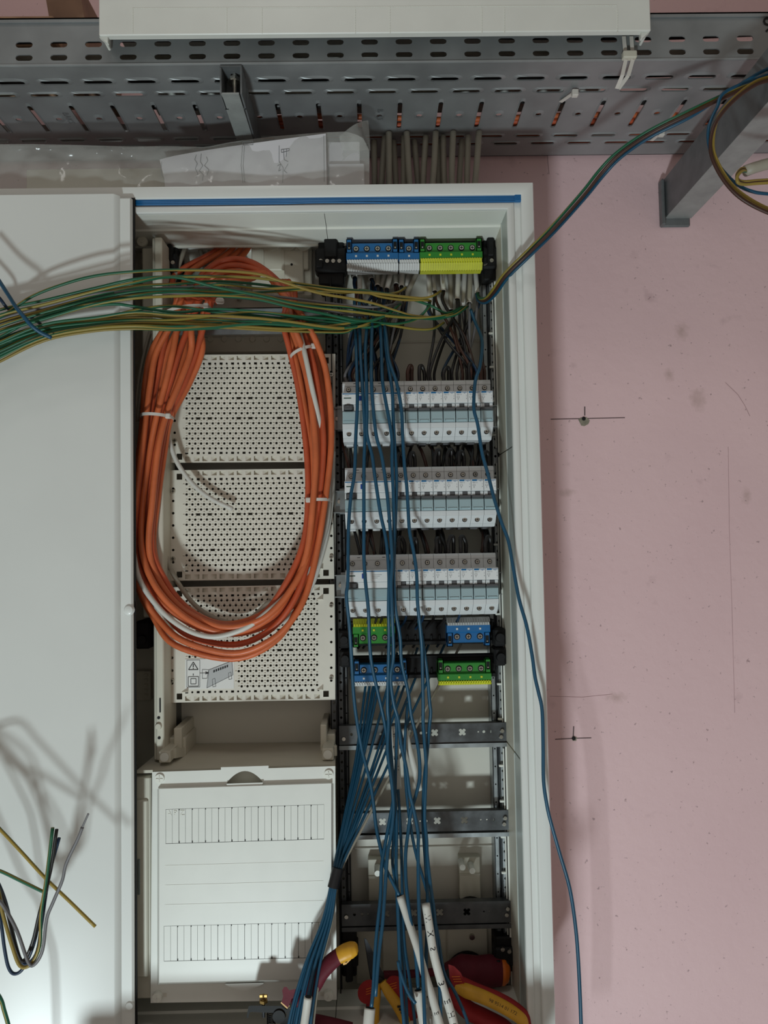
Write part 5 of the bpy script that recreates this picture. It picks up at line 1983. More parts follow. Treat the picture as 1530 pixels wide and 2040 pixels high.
BLUE = [
    ('blue wire hanging furthest left over the top breakers, ending in a white sleeve', [(706, 600), (708, 650), (710, 700), (712, 797), (709, 865), (706, 944), (699, 988), (694, 1059), (693, 1158), (690, 1187), (696, 1246), (700, 1305), (706, 1399), (719, 1483), (728, 1521), (737, 1556), (744, 1600), (749, 1645), (758, 1689), (768, 1729), (782, 1757), (796, 1784)], 0),
    ('blue wire over the top blue test button, ending in the thick white sleeve', [(716, 600), (717, 650), (718, 700), (724, 797), (727, 865), (725, 935), (725, 1059), (725, 1108), (728, 1158), (734, 1216), (736, 1275), (740, 1319), (749, 1363), (766, 1439), (774, 1498), (780, 1545), (784, 1586), (777, 1630), (766, 1690), (760, 1730), (758, 1788), (749, 1876), (744, 1965), (740, 2006)], -.004),
    ('blue wire third from the left over the breaker rows', [(734, 610), (731, 650), (728, 700), (730, 759), (731, 818), (731, 865), (741, 906), (747, 950), (758, 1023), (766, 1059), (771, 1090), (775, 1150), (774, 1216), (775, 1275), (772, 1400), (774, 1440), (772, 1498), (780, 1556), (784, 1615), (777, 1674), (772, 1700), (766, 1788), (762, 1841), (755, 1900), (748, 1985)], -.008),
    ('blue wire fourth from the left over the breaker rows', [(742, 620), (741, 660), (740, 700), (740, 759), (744, 818), (750, 870), (760, 906), (769, 965), (775, 1023), (781, 1113), (779, 1160), (781, 1216), (784, 1305), (778, 1349), (784, 1400), (793, 1433), (799, 1483), (810, 1533), (816, 1580), (824, 1612), (833, 1659), (833, 1700), (835, 1818), (843, 1950), (847, 2052)], -.012),
    ('blue wire fifth from the left over the breaker rows, entering a white sleeve', [(755, 615), (758, 655), (760, 700), (762, 759), (769, 803), (775, 835), (781, 876), (781, 923), (784, 994), (785, 1059), (784, 1110), (787, 1205), (797, 1269), (800, 1319), (813, 1378), (819, 1424), (828, 1462), (835, 1506), (836, 1550), (828, 1586), (819, 1615), (813, 1659), (808, 1703), (809, 1759), (816, 1818), (825, 1876), (831, 1935), (833, 1971)], -.002),
    ('blue wire sixth from the left over the breaker rows', [(764, 620), (766, 660), (769, 700), (781, 773), (783, 818), (785, 865), (790, 950), (789, 1000), (786, 1080), (782, 1200), (783, 1290), (776, 1380), (777, 1470), (784, 1560), (790, 1640), (789, 1720), (792, 1800), (796, 1900), (800, 1980), (806, 2052)], .004),
    ('long blue wire crossing the first narrow breakers of all three rows', [(765, 640), (770, 675), (775, 718), (790, 762), (800, 818), (802, 865), (806, 929), (810, 965), (813, 1012), (816, 1059), (824, 1099), (830, 1143), (832, 1202), (838, 1260), (841, 1305), (843, 1400), (843, 1439), (846, 1483), (849, 1527), (847, 1586), (846, 1630), (850, 1674), (851, 1702), (857, 1759), (865, 1818), (869, 1876), (875, 1935), (879, 2052)], 0),
    ('blue wire emerging under the black carriers, right of the other hanging ones', [(834, 1236), (838, 1255), (850, 1334), (856, 1400), (858, 1420), (855, 1450), (851, 1500), (845, 1560), (843, 1640), (848, 1720), (852, 1790), (851, 1850), (849, 1920), (852, 1976)], .01),
    ('blue wire between the two middle white sleeves at the bottom', [(786, 1395), (790, 1450), (788, 1550), (786, 1640), (782, 1720), (795, 1790), (800, 1870), (806, 1940), (812, 2052)], .012),
    ('blue wire running down to the right of the white sleeves', [(812, 1400), (806, 1500), (812, 1600), (826, 1690), (846, 1760), (870, 1850), (884, 1935), (908, 1980), (935, 2052)], .02),
    ('short blue wire with a bent tip between the pliers', [(793, 1914), (797, 1935), (812, 1975), (828, 1999)], -.01),
    ('thin blue wire passing behind the middle of the wires to the bottom', [(792, 1560), (796, 1620), (800, 1700), (802, 1790), (806, 1880), (816, 1950), (828, 2052)], .03),
]
for i, (lab, cps, off) in enumerate(BLUE):
    cps = cps + [(cps[-1][0] + 6, 2160), (cps[-1][0] + 4, 2290 + 17 * i)] if cps[-1][1] > 2040 else cps
    wire('blue_wire', [(x, y, yb(y) + off) for x, y in cps], .0024 if i < 8 else .0021, 'wblue', lab, 'wire', per=4, n=8)
wire('blue_wire', [(938, 617, -.110), (946, 640, -.12), (958, 668, -.145), (961, 690, -.17), (956, 730, -.195), (947, 759, -.204), (944, 812, -.212), (952, 847, -.212), (960, 900, -.212), (972, 944, -.212), (983, 988, -.213), (999, 1040, -.216), (1013, 1078, -.218), (1022, 1128, -.220), (1034, 1193, -.222), (1049, 1246, -.224),
                   (1060, 1305, -.226), (1066, 1349, -.226), (1073, 1380, -.226), (1080, 1415, -.226), (1082, 1483, -.226), (1083, 1556, -.226), (1090, 1606, -.226), (1098, 1640, -.224), (1115, 1700, -.222), (1135, 1770, -.222), (1147, 1850, -.224), (1153, 1930, -.226), (1158, 2052, -.23), (1163, 2250, -.235), (1160, 2420, -.24)], .0024, 'wblue',
     'single long blue wire leaving over the cabinet right edge past the pink wall', 'wire', per=5)

# sheaf of blue wires drawn to the lower left and taped
TP = P(671, 1737, -.205)
tops = [(728, 1368), (736, 1368), (743, 1370), (752, 1345), (760, 1340), (782, 1330), (800, 1350), (822, 1320), (848, 1300), (884, 1288), (915, 1290)]
for i, (x, y) in enumerate(tops):
    u = (i - 5) / 5
    xa = x + (671 - x) * .40
    xb = x + (671 - x) * .75
    y0 = -.090
    pts = [(x + (10 if i > 4 else 4), y - 30, -.068 if i > 3 else -.075), (x, y, -.074), (xa + (3 - i * .3), y + (1737 - y) * .40, -.125), (xb + u * 3, y + (1737 - y) * .75, -.17), (671 + u * 7, 1737, -.205 + .004 * (i % 3)),
           (655 + u * 9 - 2, 1830, -.222 + .006 * (i % 3)), (622 + u * 17, 1930, -.245 + .008 * (i % 3)), (598 + u * 25, 2052, -.262 + .008 * (i % 3)), (588 + u * 30, 2200, -.27 + .008 * (i % 3)), (590 + u * 36, 2330 + 11 * i, -.275 + .008 * (i % 3))]
    m = 'wblue' if i != 10 else 'gsheath'
    wire('blue_wire' if i != 10 else 'white_wire', pts, .0019, m, 'thin blue wire of the taped sheaf, %s from the left where the sheaf fans out' % ORD[i] if i != 10 else 'thin pale grey wire at the right of the taped blue sheaf', 'wire', 'blue wires of the taped sheaf' if i != 10 else None, per=6)
mb = MB()
d = (P(664, 1765, -.212) - P(672, 1730, -.204)).normalized()
p0, p1 = P(674, 1729, -.205), P(664, 1768, -.210)
mb.tube([p0, p0.lerp(p1, .3), p0.lerp(p1, .6), p1], .0088, 14, flat=.8)
o = mb.build('tape_wrap', M['tape'], smooth=True); tag(o, 'black tape wrapped round the sheaf of thin blue wires', 'tape')


# sleeves and marked cables at the bottom
def sleeve(cps, r, label, mark=None, mouth=True):
    pts = [P(*p) for p in cps]
    sp = spline(pts, 6)
    t = thing('cable_sleeve', tuple(sp[0]), label, 'cable')
    mb = MB(); mb.tube(sp, r, 12); mb.build('sheath', M['sheath'], t, smooth='all')
    d = (sp[0] - sp[1]).normalized()
    if mouth:
        mb = MB(); mb.cyl(sp[0], sp[0] + d * .0006, r * .78, r * .78, 14); mb.build('mouth', M['hole'], t)
    if mark:
        ink = MB()
        for (fr, s_, sz) in mark:
            k = int(fr * (len(sp) - 2))
            p, q = sp[k], sp[k + 1]
            ax = (q - p).normalized()
            side = ax.cross(Vector((0, -1, 0))).normalized()
            text_mb(ink, s_, lambda u, v, w_: p + ax * u + side * (v - sz * .36) + Vector((0, -r * math.sqrt(max(.0, 1 - min(1, abs(v - sz * .36) / r) ** 2)) - .0004, 0)), sz)
        ink.build('handwriting', M['ink'], t)
    return t


sleeve([(797, 1785, -.211), (812, 1830, -.220), (832, 1890, -.235), (846, 1940, -.245), (862, 1990, -.255), (880, 2055, -.265)], .0052, 'long white cable sleeve slanting down through the middle of the blue wires', [(.9, 'E', .008)])
sleeve([(833, 1973, -.250), (838, 2005, -.254), (846, 2055, -.26)], .0058, 'short white cable sleeve, second from the left at the bottom')
sleeve([(857, 1985, -.238), (862, 2015, -.242), (868, 2055, -.248)], .0056, 'white cable sleeve marked 7, between the middle sleeves at the bottom', [(.3, '7', .009), (.62, 'L', .008)])
sleeve([(737, 2008, -.252), (735, 2030, -.256), (733, 2058, -.26)], .0072, 'thick white cable sleeve above the needle-nose pliers at the bottom')
sleeve([(848, 1800, -.225), (856, 1850, -.232), (864, 1900, -.238), (880, 1960, -.245), (896, 2010, -.252), (908, 2055, -.258)], .0056, 'white cable with black handwritten marks running down beside the red pliers', [(.08, 'W', .010), (.22, 'X', .011), (.36, 'S', .010), (.62, '3', .011), (.74, 'E', .011), (.86, 'H', .011), (.95, 'O', .010)], mouth=False)
sleeve([(787, 1448, -.150), (787, 1490, -.150), (790, 1530, -.150), (792, 1570, -.150)], .0058, 'grey cable end scribbled with black marks behind the blue wires at the upper cross rail', [(.1, 'W', .008), (.3, 'E', .009), (.5, 'Z', .009), (.7, 'M', .009)], mouth=False)
sleeve([(806, 1452, -.14), (815, 1490, -.14), (828, 1540, -.14), (836, 1574, -.14)], .0046, 'plain grey cable end hanging behind the blue wires over the upper cross rail', None, mouth=False)
sleeve([(614, 1986, -.27), (610, 2015, -.272), (604, 2056, -.276)], .0052, 'white cable sleeve beside the taped blue sheaf at the bottom')

# green and yellow earth wires ------------------------------------------------------
GY = [
    ('green and yellow wire arching highest over the white door', [(0, 632), (65, 590), (140, 562), (200, 548), (270, 541), (338, 538), (426, 539), (509, 545), (559, 560), (632, 583), (699, 595), (745, 605), (791, 620), (823, 629), (868, 632), (905, 628), (932, 610)], 1),
    (None, [(0, 617), (90, 598), (190, 574), (270, 556), (345, 551), (426, 551), (500, 553), (560, 560), (660, 574), (725, 580), (778, 587), (823, 597), (860, 610), (890, 624), (920, 612)], 0),
    (None, [(0, 628), (90, 606), (190, 580), (270, 563), (345, 552), (430, 572), (520, 590), (590, 606), (660, 616), (712, 622), (765, 629), (830, 634), (880, 630), (915, 622)], 0),
    (None, [(0, 634), (90, 612), (190, 586), (270, 570), (345, 566), (426, 560), (510, 566), (590, 576), (660, 581), (695, 583), (725, 578), (758, 586), (790, 583), (808, 573)], 1),
    (None, [(0, 642), (90, 618), (190, 590), (270, 576), (360, 575), (440, 566), (520, 575), (600, 572), (660, 579), (725, 583), (745, 584), (804, 591), (843, 594), (866, 588), (878, 580)], 1),
    (None, [(0, 650), (90, 622), (190, 597), (270, 581), (350, 577), (426, 580), (500, 583), (570, 600), (630, 607), (690, 612), (750, 622), (817, 631), (880, 634), (926, 611)], 0),
    (None, [(0, 658), (100, 628), (190, 602), (270, 588), (350, 581), (426, 586), (500, 584), (559, 580), (640, 576), (725, 582), (758, 591), (800, 597), (847, 598), (858, 600)], 1),
    (None, [(0, 662), (100, 632), (190, 606), (270, 594), (350, 590), (426, 589), (510, 596), (580, 612), (650, 626), (720, 640), (765, 630), (798, 606)], 0),
    (None, [(0, 646), (110, 612), (190, 592), (270, 584), (360, 584), (440, 590), (530, 600), (610, 612), (670, 622), (720, 628), (770, 616), (792, 600)], 2),
    (None, [(0, 636), (110, 606), (190, 586), (270, 579), (360, 572), (440, 575), (530, 588), (610, 598), (670, 606), (740, 612), (800, 604)], 2),
    ('green wire standing apart between the two strands over the door', [(0, 672), (60, 640), (130, 617), (200, 608), (235, 606), (270, 611), (350, 622), (426, 616), (500, 620), (559, 627), (630, 640), (690, 645), (725, 652), (752, 649), (766, 634)], 0),
    (None, [(0, 676), (90, 648), (190, 640), (240, 625), (290, 614), (350, 610), (426, 621), (500, 628), (570, 634), (660, 630), (725, 639), (778, 648), (830, 656), (862, 655), (884, 643)], 0),
    (None, [(0, 682), (90, 646), (190, 633), (270, 622), (350, 628), (426, 629), (500, 633), (570, 640), (640, 650), (690, 654), (730, 646), (745, 628)], 1),
    (None, [(0, 688), (80, 652), (190, 638), (270, 628), (350, 634), (426, 636), (500, 641), (580, 645), (650, 648), (700, 652), (740, 640), (757, 625)], 1),
    (None, [(0, 694), (90, 658), (190, 640), (270, 634), (350, 641), (426, 641), (500, 647), (580, 636), (640, 634), (700, 638), (745, 642), (791, 645), (830, 635), (853, 613), (857, 604)], 1),
    (None, [(0, 700), (90, 663), (190, 647), (270, 641), (350, 644), (426, 647), (500, 651), (580, 655), (650, 650), (700, 643), (738, 632)], 1),
    (None, [(0, 706), (90, 668), (190, 650), (270, 646), (350, 648), (426, 651), (510, 656), (590, 660), (650, 662), (686, 662), (703, 655), (720, 642)], 1),
    (None, [(0, 712), (90, 672), (190, 654), (270, 650), (350, 655), (426, 652), (510, 645), (590, 649), (660, 655), (720, 650), (762, 640)], 0),
    (None, [(0, 720), (90, 678), (190, 659), (270, 655), (340, 657), (426, 654), (510, 650), (590, 654), (650, 659), (690, 656), (716, 648)], 1),
    (None, [(0, 697), (90, 667), (190, 652), (270, 648), (350, 650), (430, 643), (510, 640), (590, 645), (660, 640), (715, 643), (752, 634)], 0),
    (None, [(0, 686), (90, 655), (190, 643), (270, 638), (350, 637), (430, 628), (510, 622), (590, 630), (660, 636), (715, 644), (760, 640)], 0),
]
def at_edge(cps):
    for (a, b_) in zip(cps[:-1], cps[1:]):
        if a[0] <= 268 <= b_[0]:
            return a[1] + (b_[1] - a[1]) * (268 - a[0]) / (b_[0] - a[0])
    return cps[0][1]


_up = sorted(at_edge(q[1]) for q in GY if q[1][0][1] < 668)
_lo = sorted(at_edge(q[1]) for q in GY if q[1][0][1] >= 668)
for i, (lab, cps, kind) in enumerate(GY):
    nth = ORD[(_up if cps[0][1] < 668 else _lo).index(at_edge(cps))]
    up = cps[0][1] < 668
    pts = []
    lay = (-.006, .004, -.012, .010, -.002)[i % 5]
    x0, y0 = cps[0]
    dr = (y0 - 617) * .6
    pts += [(-330 + dr * .3, 1500 + i * 9, -.29 + lay), (-318 + dr, 1150, -.285 + lay), (-262 + dr, 880 + dr * .4, -.275 + lay), (-170 + dr * .3, 735 + dr, -.268 + lay)]
    pts.append((-70, y0 + 22 + (8 if up else 14), -.262 + lay))
    for (x, y) in cps:
        if x < 260:
            Y = -.254
        elif x < 700:
            Y = -.254 + (x - 260) / 440 * .085
        else:
            Y = -.169 + (x - 700) / 230 * .052
        if x == cps[-1][0]:
            Y = min(-.098, Y + .02)
        pts.append((x, y, Y + lay * (1 if x < 650 else .6)))
    m = ('wgy', 'wgy2', 'wgrey')[kind]
    if lab and 'standing apart' in lab:
        m = 'wgr'
    if lab is None:
        if kind == 2:
            lab = 'dark grey wire in the upper earth-wire strand, %s from the top at the door edge' % nth
            grp = 'dark grey wires in the upper strand'
        else:
            lab = ('mostly green' if kind == 0 else 'mostly yellow') + ' earth wire in the %s strand, %s from the top at the door edge' % ('upper' if up else 'lower', nth)
            grp = ('green' if kind == 0 else 'yellow') + ' earth wires of the %s strand' % ('upper' if up else 'lower')
    else:
        grp = None
    wire('earth_wire', pts, .0020, m, lab, 'wire', grp, per=5, uoff=RND.random())
# blue wire tied round the strands over the door
wire('tie_wire', [(-30, 515, -.262), (0, 562, -.268), (18, 590, -.274), (32, 612, -.280), (46, 629, -.281), (62, 648, -.278), (80, 662, -.272), (103, 673, -.266)], .0026, 'wblue', 'blue wire twisted across the earth wires over the white door, upper of two turns', 'wire')
wire('tie_wire', [(-30, 560, -.256), (0, 595, -.256), (14, 613, -.250), (34, 625, -.240), (60, 632, -.238), (74, 640, -.238), (81, 646, -.240)], .0022, 'wdblue', 'dark blue wire passing under the earth wires at the left edge of the door', 'wire')

# triple wire leaving to the upper right
for (cps, m, lab) in (
    ([(951, 584, -.092), (955, 594, -.11), (968, 593, -.135), (982, 577, -.17), (1005, 545, -.20), (1050, 500, -.225), (1100, 450, -.235), (1160, 382, -.24), (1195, 338, -.25), (1230, 303, -.27), (1290, 262, -.30), (1370, 222, -.325), (1450, 185, -.335), (1545, 145, -.34), (1700, 95, -.36), (1900, 60, -.37)], 'wgy', 'green and yellow wire of the trio rising to the upper right corner'),
    ([(953, 588, -.092), (958, 598, -.11), (970, 597, -.135), (985, 581, -.17), (1008, 549, -.203), (1053, 505, -.228), (1104, 455, -.238), (1164, 388, -.243), (1199, 344, -.253), (1234, 308, -.273), (1293, 268, -.303), (1373, 228, -.328), (1453, 190, -.338), (1545, 152, -.343), (1700, 95, -.36), (1900, 60, -.37)], 'wbrown', 'brown wire of the trio rising to the upper right corner'),
    ([(949, 586, -.090), (953, 599, -.10), (968, 603, -.128), (988, 586, -.165), (1012, 553, -.198), (1057, 509, -.223), (1107, 460, -.233), (1168, 392, -.238), (1204, 348, -.248), (1238, 313, -.268), (1296, 273, -.298), (1376, 233, -.323), (1440, 190, -.333), (1480, 165, -.338), (1545, 132, -.345), (1700, 95, -.36), (1900, 60, -.37)], 'wblue', 'blue wire of the trio rising to the upper right corner')):
    wire('trio_wire', cps, .0021, m, lab, 'wire', per=6)
# loops beside the wall bracket
wire('loop_wire', [(1900, 70, -.36), (1700, 105, -.36), (1545, 150, -.36), (1500, 166, -.36), (1458, 200, -.36), (1428, 240, -.36), (1420, 290, -.36), (1430, 325, -.36), (1455, 365, -.36), (1490, 395, -.36), (1545, 422, -.36), (1640, 450, -.36), (1780, 440, -.36), (1900, 360, -.36)], .0023, 'wyl', 'yellow wire looping down beside the wall bracket', 'wire')
wire('loop_wire', [(1900, 78, -.366), (1700, 112, -.366), (1545, 156, -.366), (1500, 172, -.366), (1456, 206, -.366), (1424, 248, -.366), (1415, 292, -.366), (1424, 328, -.366), (1450, 370, -.366), (1486, 402, -.366), (1545, 430, -.366), (1640, 460, -.366), (1785, 450, -.366), (1905, 370, -.366)], .0022, 'wbrown', 'brown wire looping down beside the wall bracket', 'wire')
wire('loop_wire', [(1900, 66, -.352), (1700, 100, -.352), (1560, 140, -.352), (1450, 180, -.352), (1428, 215, -.352), (1412, 255, -.352), (1414, 295, -.352), (1432, 330, -.352), (1465, 365, -.352), (1500, 382, -.352), (1545, 388, -.352), (1640, 400, -.352), (1780, 380, -.352), (1900, 310, -.352)], .0021, 'wblue', 'blue wire looping down beside the wall bracket', 'wire')
t = thing('stripped_cable', tuple(P(1484, 340, -.40)), 'grey cable end with yellow wires bent back, at the far right under the bracket', 'cable')
mb = MB(); mb.tube([P(1484, 341, -.40), P(1500, 335, -.40), P(1520, 329, -.40), P(1560, 319, -.40), P(1700, 285, -.40), P(1900, 240, -.40)], .0062, 12); mb.build('sheath', M['gsheath'], t, smooth='all')
for k, (dy, m) in enumerate(((0, 'wgy2'), (3, 'wbrown'), (5, 'wgy2'))):
    mb = MB(); mb.tube(spline([P(1486, 338 + dy * .6, -.402), P(1478, 336 + dy, -.404 - .002 * k), P(1469, 346 + dy, -.406 - .002 * k), P(1470, 358 + dy, -.406 - .002 * k), P(1482, 362 + dy, -.406), P(1510, 360 + dy, -.405), P(1560, 357 + dy, -.405)], 5), .0019, 8)
    mb.build('core_wire', M[m], t, smooth='all')

# loose wires hanging in front of the door, lower left ----------------------------
FY = -.315
for (cps, r, m, lab) in (
    ([(-40, 1612, FY), (0, 1652, FY), (45, 1700, FY), (90, 1749, FY), (140, 1797, FY), (190, 1846, FY)], .0020, 'wyl', 'straight yellow wire slanting down across the lower door'),
    ([(-40, 1722, FY - .008), (0, 1735, FY - .006), (40, 1754, FY - .004), (93, 1780, FY - .002)], .0021, 'wgr', 'short green wire ending among the hooked wires on the lower door'),
    ([(105, 1649, FY - .01), (93, 1746, FY - .01), (82, 1818, FY - .01), (79, 1884, FY - .01), (61, 1921, FY - .01), (40, 1924, FY - .01), (24, 1884, FY - .01), (5, 1818, FY - .01), (-4, 1770, FY - .01), (-30, 1700, FY - .01)], .0021, 'wgy2', 'hooked green and yellow wire on the lower door'),
    ([(113, 1652, FY - .004), (101, 1733, FY - .004), (79, 1818, FY - .004), (64, 1880, FY - .004), (45, 1915, FY - .002), (30, 1880, FY - .002), (14, 1815, FY), (-4, 1765, FY), (-30, 1710, FY)], .0021, 'wblack', 'hooked black wire on the lower door'),
    ([(118, 1669, FY), (98, 1744, FY), (83, 1840, FY + .002), (74, 1895, FY + .002), (58, 1918, FY + .003), (44, 1917, FY + .003), (32, 1885, FY + .003), (12, 1800, FY + .003), (-8, 1750, FY + .003), (-30, 1715, FY + .003)], .0020, 'wdblue', 'hooked dark blue wire on the lower door'),
    ([(79, 1830, FY + .008), (66, 1885, FY + .008), (46, 1929, FY + .008), (29, 1940, FY + .008), (17, 1927, FY + .008), (9, 1890, FY + .008), (0, 1828, FY + .008), (-20, 1760, FY + .008)], .0020, 'wdblue', 'lowest hanging dark blue hook of wire on the lower door'),
    ([(164, 1648, FY - .014), (156, 1669, FY - .014), (132, 1720, FY - .014), (124, 1754, FY - .014), (106, 1797, FY - .014), (93, 1831, FY - .014), (85, 1892, FY - .014), (69, 1921, FY - .014), (56, 1916, FY - .014), (34, 1855, FY - .014), (8, 1807, FY - .014), (-20, 1770, FY - .014)], .0020, 'wgrey', 'hooked grey wire with a stripped tip on the lower door'),
    ([(-30, 1940, FY), (0, 1988, FY), (8, 2012, FY), (20, 2055, FY)], .0024, 'wgr', 'thick green wire at the bottom left corner of the door')):
    ex = [(-120, 1600 + (cps[0][0] % 7) * 6, FY), (-230, 1440, FY + .01), (-285, 1200, FY + .015), (-300, 1000, FY + .015)]
    if cps[-1][0] < 0:
        cps = cps + ex
    elif 'thick green' in lab:
        cps = [(-200, 1560, FY), (-90, 1800, FY)] + cps + [(34, 2120, FY), (40, 2300, FY)]
    else:
        cps = ex[::-1] + cps
    if 'stripped' in lab:
        p = P(*cps[0])
        q = P(176, 1621, FY - .014)
        wire('loose_wire', cps, r, m, lab, 'wire', per=5, tips=[(p, q - p, 'wgrey')])
    else:
        wire('loose_wire', cps, r, m, lab, 'wire', per=5)


# ------------------------------------------------------------------ tools at the bottom
def grip(parent, cps, rads, m, name='grip', flat=.75, n=12):
    sp = spline([P(*p) for p in cps], 5)
    rr = []
    for i in range(len(sp)):
        f = i / (len(sp) - 1) * (len(rads) - 1)
        k = min(int(f), len(rads) - 2)
        rr.append(rads[k] + (rads[k + 1] - rads[k]) * (f - k))
    mb = MB(); mb.tube(sp, 1, n, rad=rr, flat=flat)
    return mb.build(name, M[m], parent, smooth=True)


def shape(parent, poly, Y, w0, w1, m, name, smooth=False):
    mb = MB(); mb.prism(poly, lambda u, v, w_: P(u, v, Y + w_), w0, w1)
    return mb.build(name, M[m], parent, smooth)


# needle-nose pliers
TY_ = -.150
t = thing('needle_nose_pliers', tuple(P(770, 2040, TY_)), 'long-nosed pliers with red and yellow grips, dark jaws pointing up', 'pliers')
mb = MB()
mb.mesh([P(725, 1869, TY_ + .002), P(729, 1870, TY_ + .002), P(738, 1940, TY_ - .002), P(748, 1962, TY_ - .006), P(742, 1968, TY_ - .006), P(735, 1935, TY_ - .002),
         P(725, 1869, TY_ + .008), P(729, 1870, TY_ + .008), P(738, 1940, TY_ + .010), P(748, 1962, TY_ + .010), P(742, 1968, TY_ + .010), P(735, 1935, TY_ + .010)],
        [(0, 1, 2, 5), (5, 2, 3, 4), (11, 8, 7, 6), (10, 9, 8, 11), (0, 6, 7, 1), (1, 7, 8, 2), (2, 8, 9, 3), (5, 11, 6, 0), (4, 10, 11, 5), (3, 9, 10, 4)])
mb.build('jaw', M['black'], t)
shape(t, [(726, 1869), (731, 1873), (748, 1905), (764, 1942), (768, 1958), (752, 1966), (742, 1962), (736, 1935)], TY_ - .003, -.004, .005, 'steel_dark', 'jaw')
mb = MB(); p = P(752, 1960, TY_ - .010); mb.cyl(p, p + Vector((0, .020, 0)), .0095, n=18); mb.build('pivot', M['steel_dark'], t)
for (cx, cy, rx, ry, tilt) in ((734, 1976, 21, 25, .35), (787, 1967, 19, 24, -.25)):
    pl = []
    for i in range(20):
        a = 2 * math.pi * i / 20
        x, y = rx * math.cos(a), ry * math.sin(a)
        pl.append((cx + x * math.cos(tilt) - y * math.sin(tilt), cy + x * math.sin(tilt) + y * math.cos(tilt)))
    g = shape(t, pl, TY_ - .008, -.008, .008, 'red', 'finger_guard', True)
    for k in range(3):
        mb = MB(); c = P(cx + (4 if cx < 760 else -4), cy - 6 + k * 5, TY_ - .0165)
        mb.hexa([c + Vector((-.006, 0, -.0012)), c + Vector((.005, 0, .0018)), c + Vector((.005, 0, .0028)), c + Vector((-.006, 0, -.0002))], [q + Vector((0, .001, 0)) for q in (c + Vector((-.006, 0, -.0012)), c + Vector((.005, 0, .0018)), c + Vector((.005, 0, .0028)), c + Vector((-.006, 0, -.0002)))])
        mb.build('guard_ridge', M['amber'], g)
grip(t, [(752, 1960, TY_ - .014), (751, 1985, TY_ - .018), (748, 2010, TY_ - .02), (747, 2058, TY_ - .02)], [.005, .006, .0065, .0065], 'yellow')
grip(t, [(762, 1956, TY_ - .014), (775, 1978, TY_ - .018), (792, 2003, TY_ - .02), (806, 2030, TY_ - .02), (814, 2060, TY_ - .02)], [.006, .0075, .008, .008, .008], 'yellow')
grip(t, [(742, 1985, TY_ - .006), (738, 2010, TY_ - .008), (736, 2060, TY_ - .01)], [.007, .008, .008], 'red')
grip(t, [(790, 1975, TY_ - .008), (812, 2008, TY_ - .012), (826, 2040, TY_ - .012), (832, 2064, TY_ - .012)], [.008, .0085, .009, .009], 'red')
mb = MB(); p = P(797, 2008, TY_ - .0285)
for k in range(4):
    c = P(796 + k * 3.4, 2006 + k * 6, TY_ - .0282)
    mb.bbox(c.x - .003, c.x + .003, c.y - .0008, c.y + .002, c.z - .001, c.z + .001, .0003)
mb.build('grip_print', M['ink'], t)

# screwdriver lying behind
SY = -.105
t = thing('screwdriver', tuple(P(900, 1955, SY)), 'screwdriver with a dark red handle and orange end cap lying behind the pliers', 'screwdriver')
grip(t, [(764, 1942, SY), (800, 1941, SY), (850, 1938, SY), (892, 1934, SY)], [.0055, .0055, .0055, .0058], 'plum', 'insulated_shaft', flat=1.0)
grip(t, [(886, 1934, SY), (905, 1934, SY), (920, 1933, SY), (940, 1933, SY), (952, 1933, SY), (975, 1934, SY), (998, 1935, SY)], [.010, .017, .021, .020, .019, .0215, .019], 'plum', 'handle', flat=1.0, n=18)
grip(t, [(997, 1935, SY), (1004, 1935, SY), (1011, 1935.5, SY), (1016, 1936, SY)], [.0185, .0185, .015, .006], 'amber', 'end_cap', flat=1.0, n=18)
mb = MB(); p = P(930, 1935, SY + .028); mb.cyl(p, p + Vector((0, -.004, 0)), .030, .029, 26)
o = mb.build('black_disc', M['black']); tag(o, 'flat black round plate standing behind the screwdriver handle', 'disc')

# side-cutting pliers at the right
QY = -.178
t = thing('side_cutters', tuple(P(970, 2050, QY)), 'side cutters with curved red and yellow grips at the lower right', 'pliers')
shape(t, [(893, 1921), (905, 1925), (918, 1938), (926, 1955), (922, 1965), (905, 1968), (896, 1950)], QY - .004, -.008, .008, 'red', 'finger_guard', True)
for k in range(3):
    mb = MB(); c = P(909 + k * 2, 1946 + k * 5, QY - .0128)
    mb.bbox(c.x - .006, c.x + .005, c.y, c.y + .002, c.z - .0005, c.z + .0006, .0002); mb.build('guard_ridge', M['amber'], t)
grip(t, [(903, 1950, QY), (922, 1962, QY - .003), (955, 1976, QY - .010), (990, 1990, QY - .016), (1020, 2006, QY - .02), (1042, 2024, QY - .024), (1051, 2044, QY - .026)], [.008, .010, .0095, .0095, .0092, .0088, .006], 'red')
grip(t, [(908, 1964, QY - .008), (930, 1974, QY - .014), (960, 1985, QY - .020), (992, 2000, QY - .025), (1020, 2016, QY - .029), (1040, 2032, QY - .032), (1048, 2046, QY - .033)], [.007, .0095, .0090, .0088, .0086, .0080, .005], 'yellow')
mb = MB()
a = P(974, 1991.5, QY - .0335); b_ = P(1018, 2014, QY - .0385)
ax = (b_ - a).normalized(); up = Vector((0, -1, 0)).cross(ax).normalized() * -1
up = up if up.z > 0 else -up
text_mb(mb, '98 9514 01 172', lambda u, v, w_: a + ax * u + up * (v - .002) + Vector((0, .0004 * 0, 0)), .0062)
mb.build('grip_print', M['ink'], t)
grip(t, [(900, 1962, QY + .004), (912, 1990, QY), (932, 2012, QY - .004), (965, 2028, QY - .008), (1000, 2046, QY - .012), (1020, 2062, QY - .014)], [.008, .0115, .0125, .012, .012, .011], 'red')
mb = MB(); p = P(902, 1956, QY + .002); mb.cyl(p + Vector((0, -.004, 0)), p + Vector((0, .012, 0)), .012, n=18); mb.build('pivot', M['steel_dark'], t)

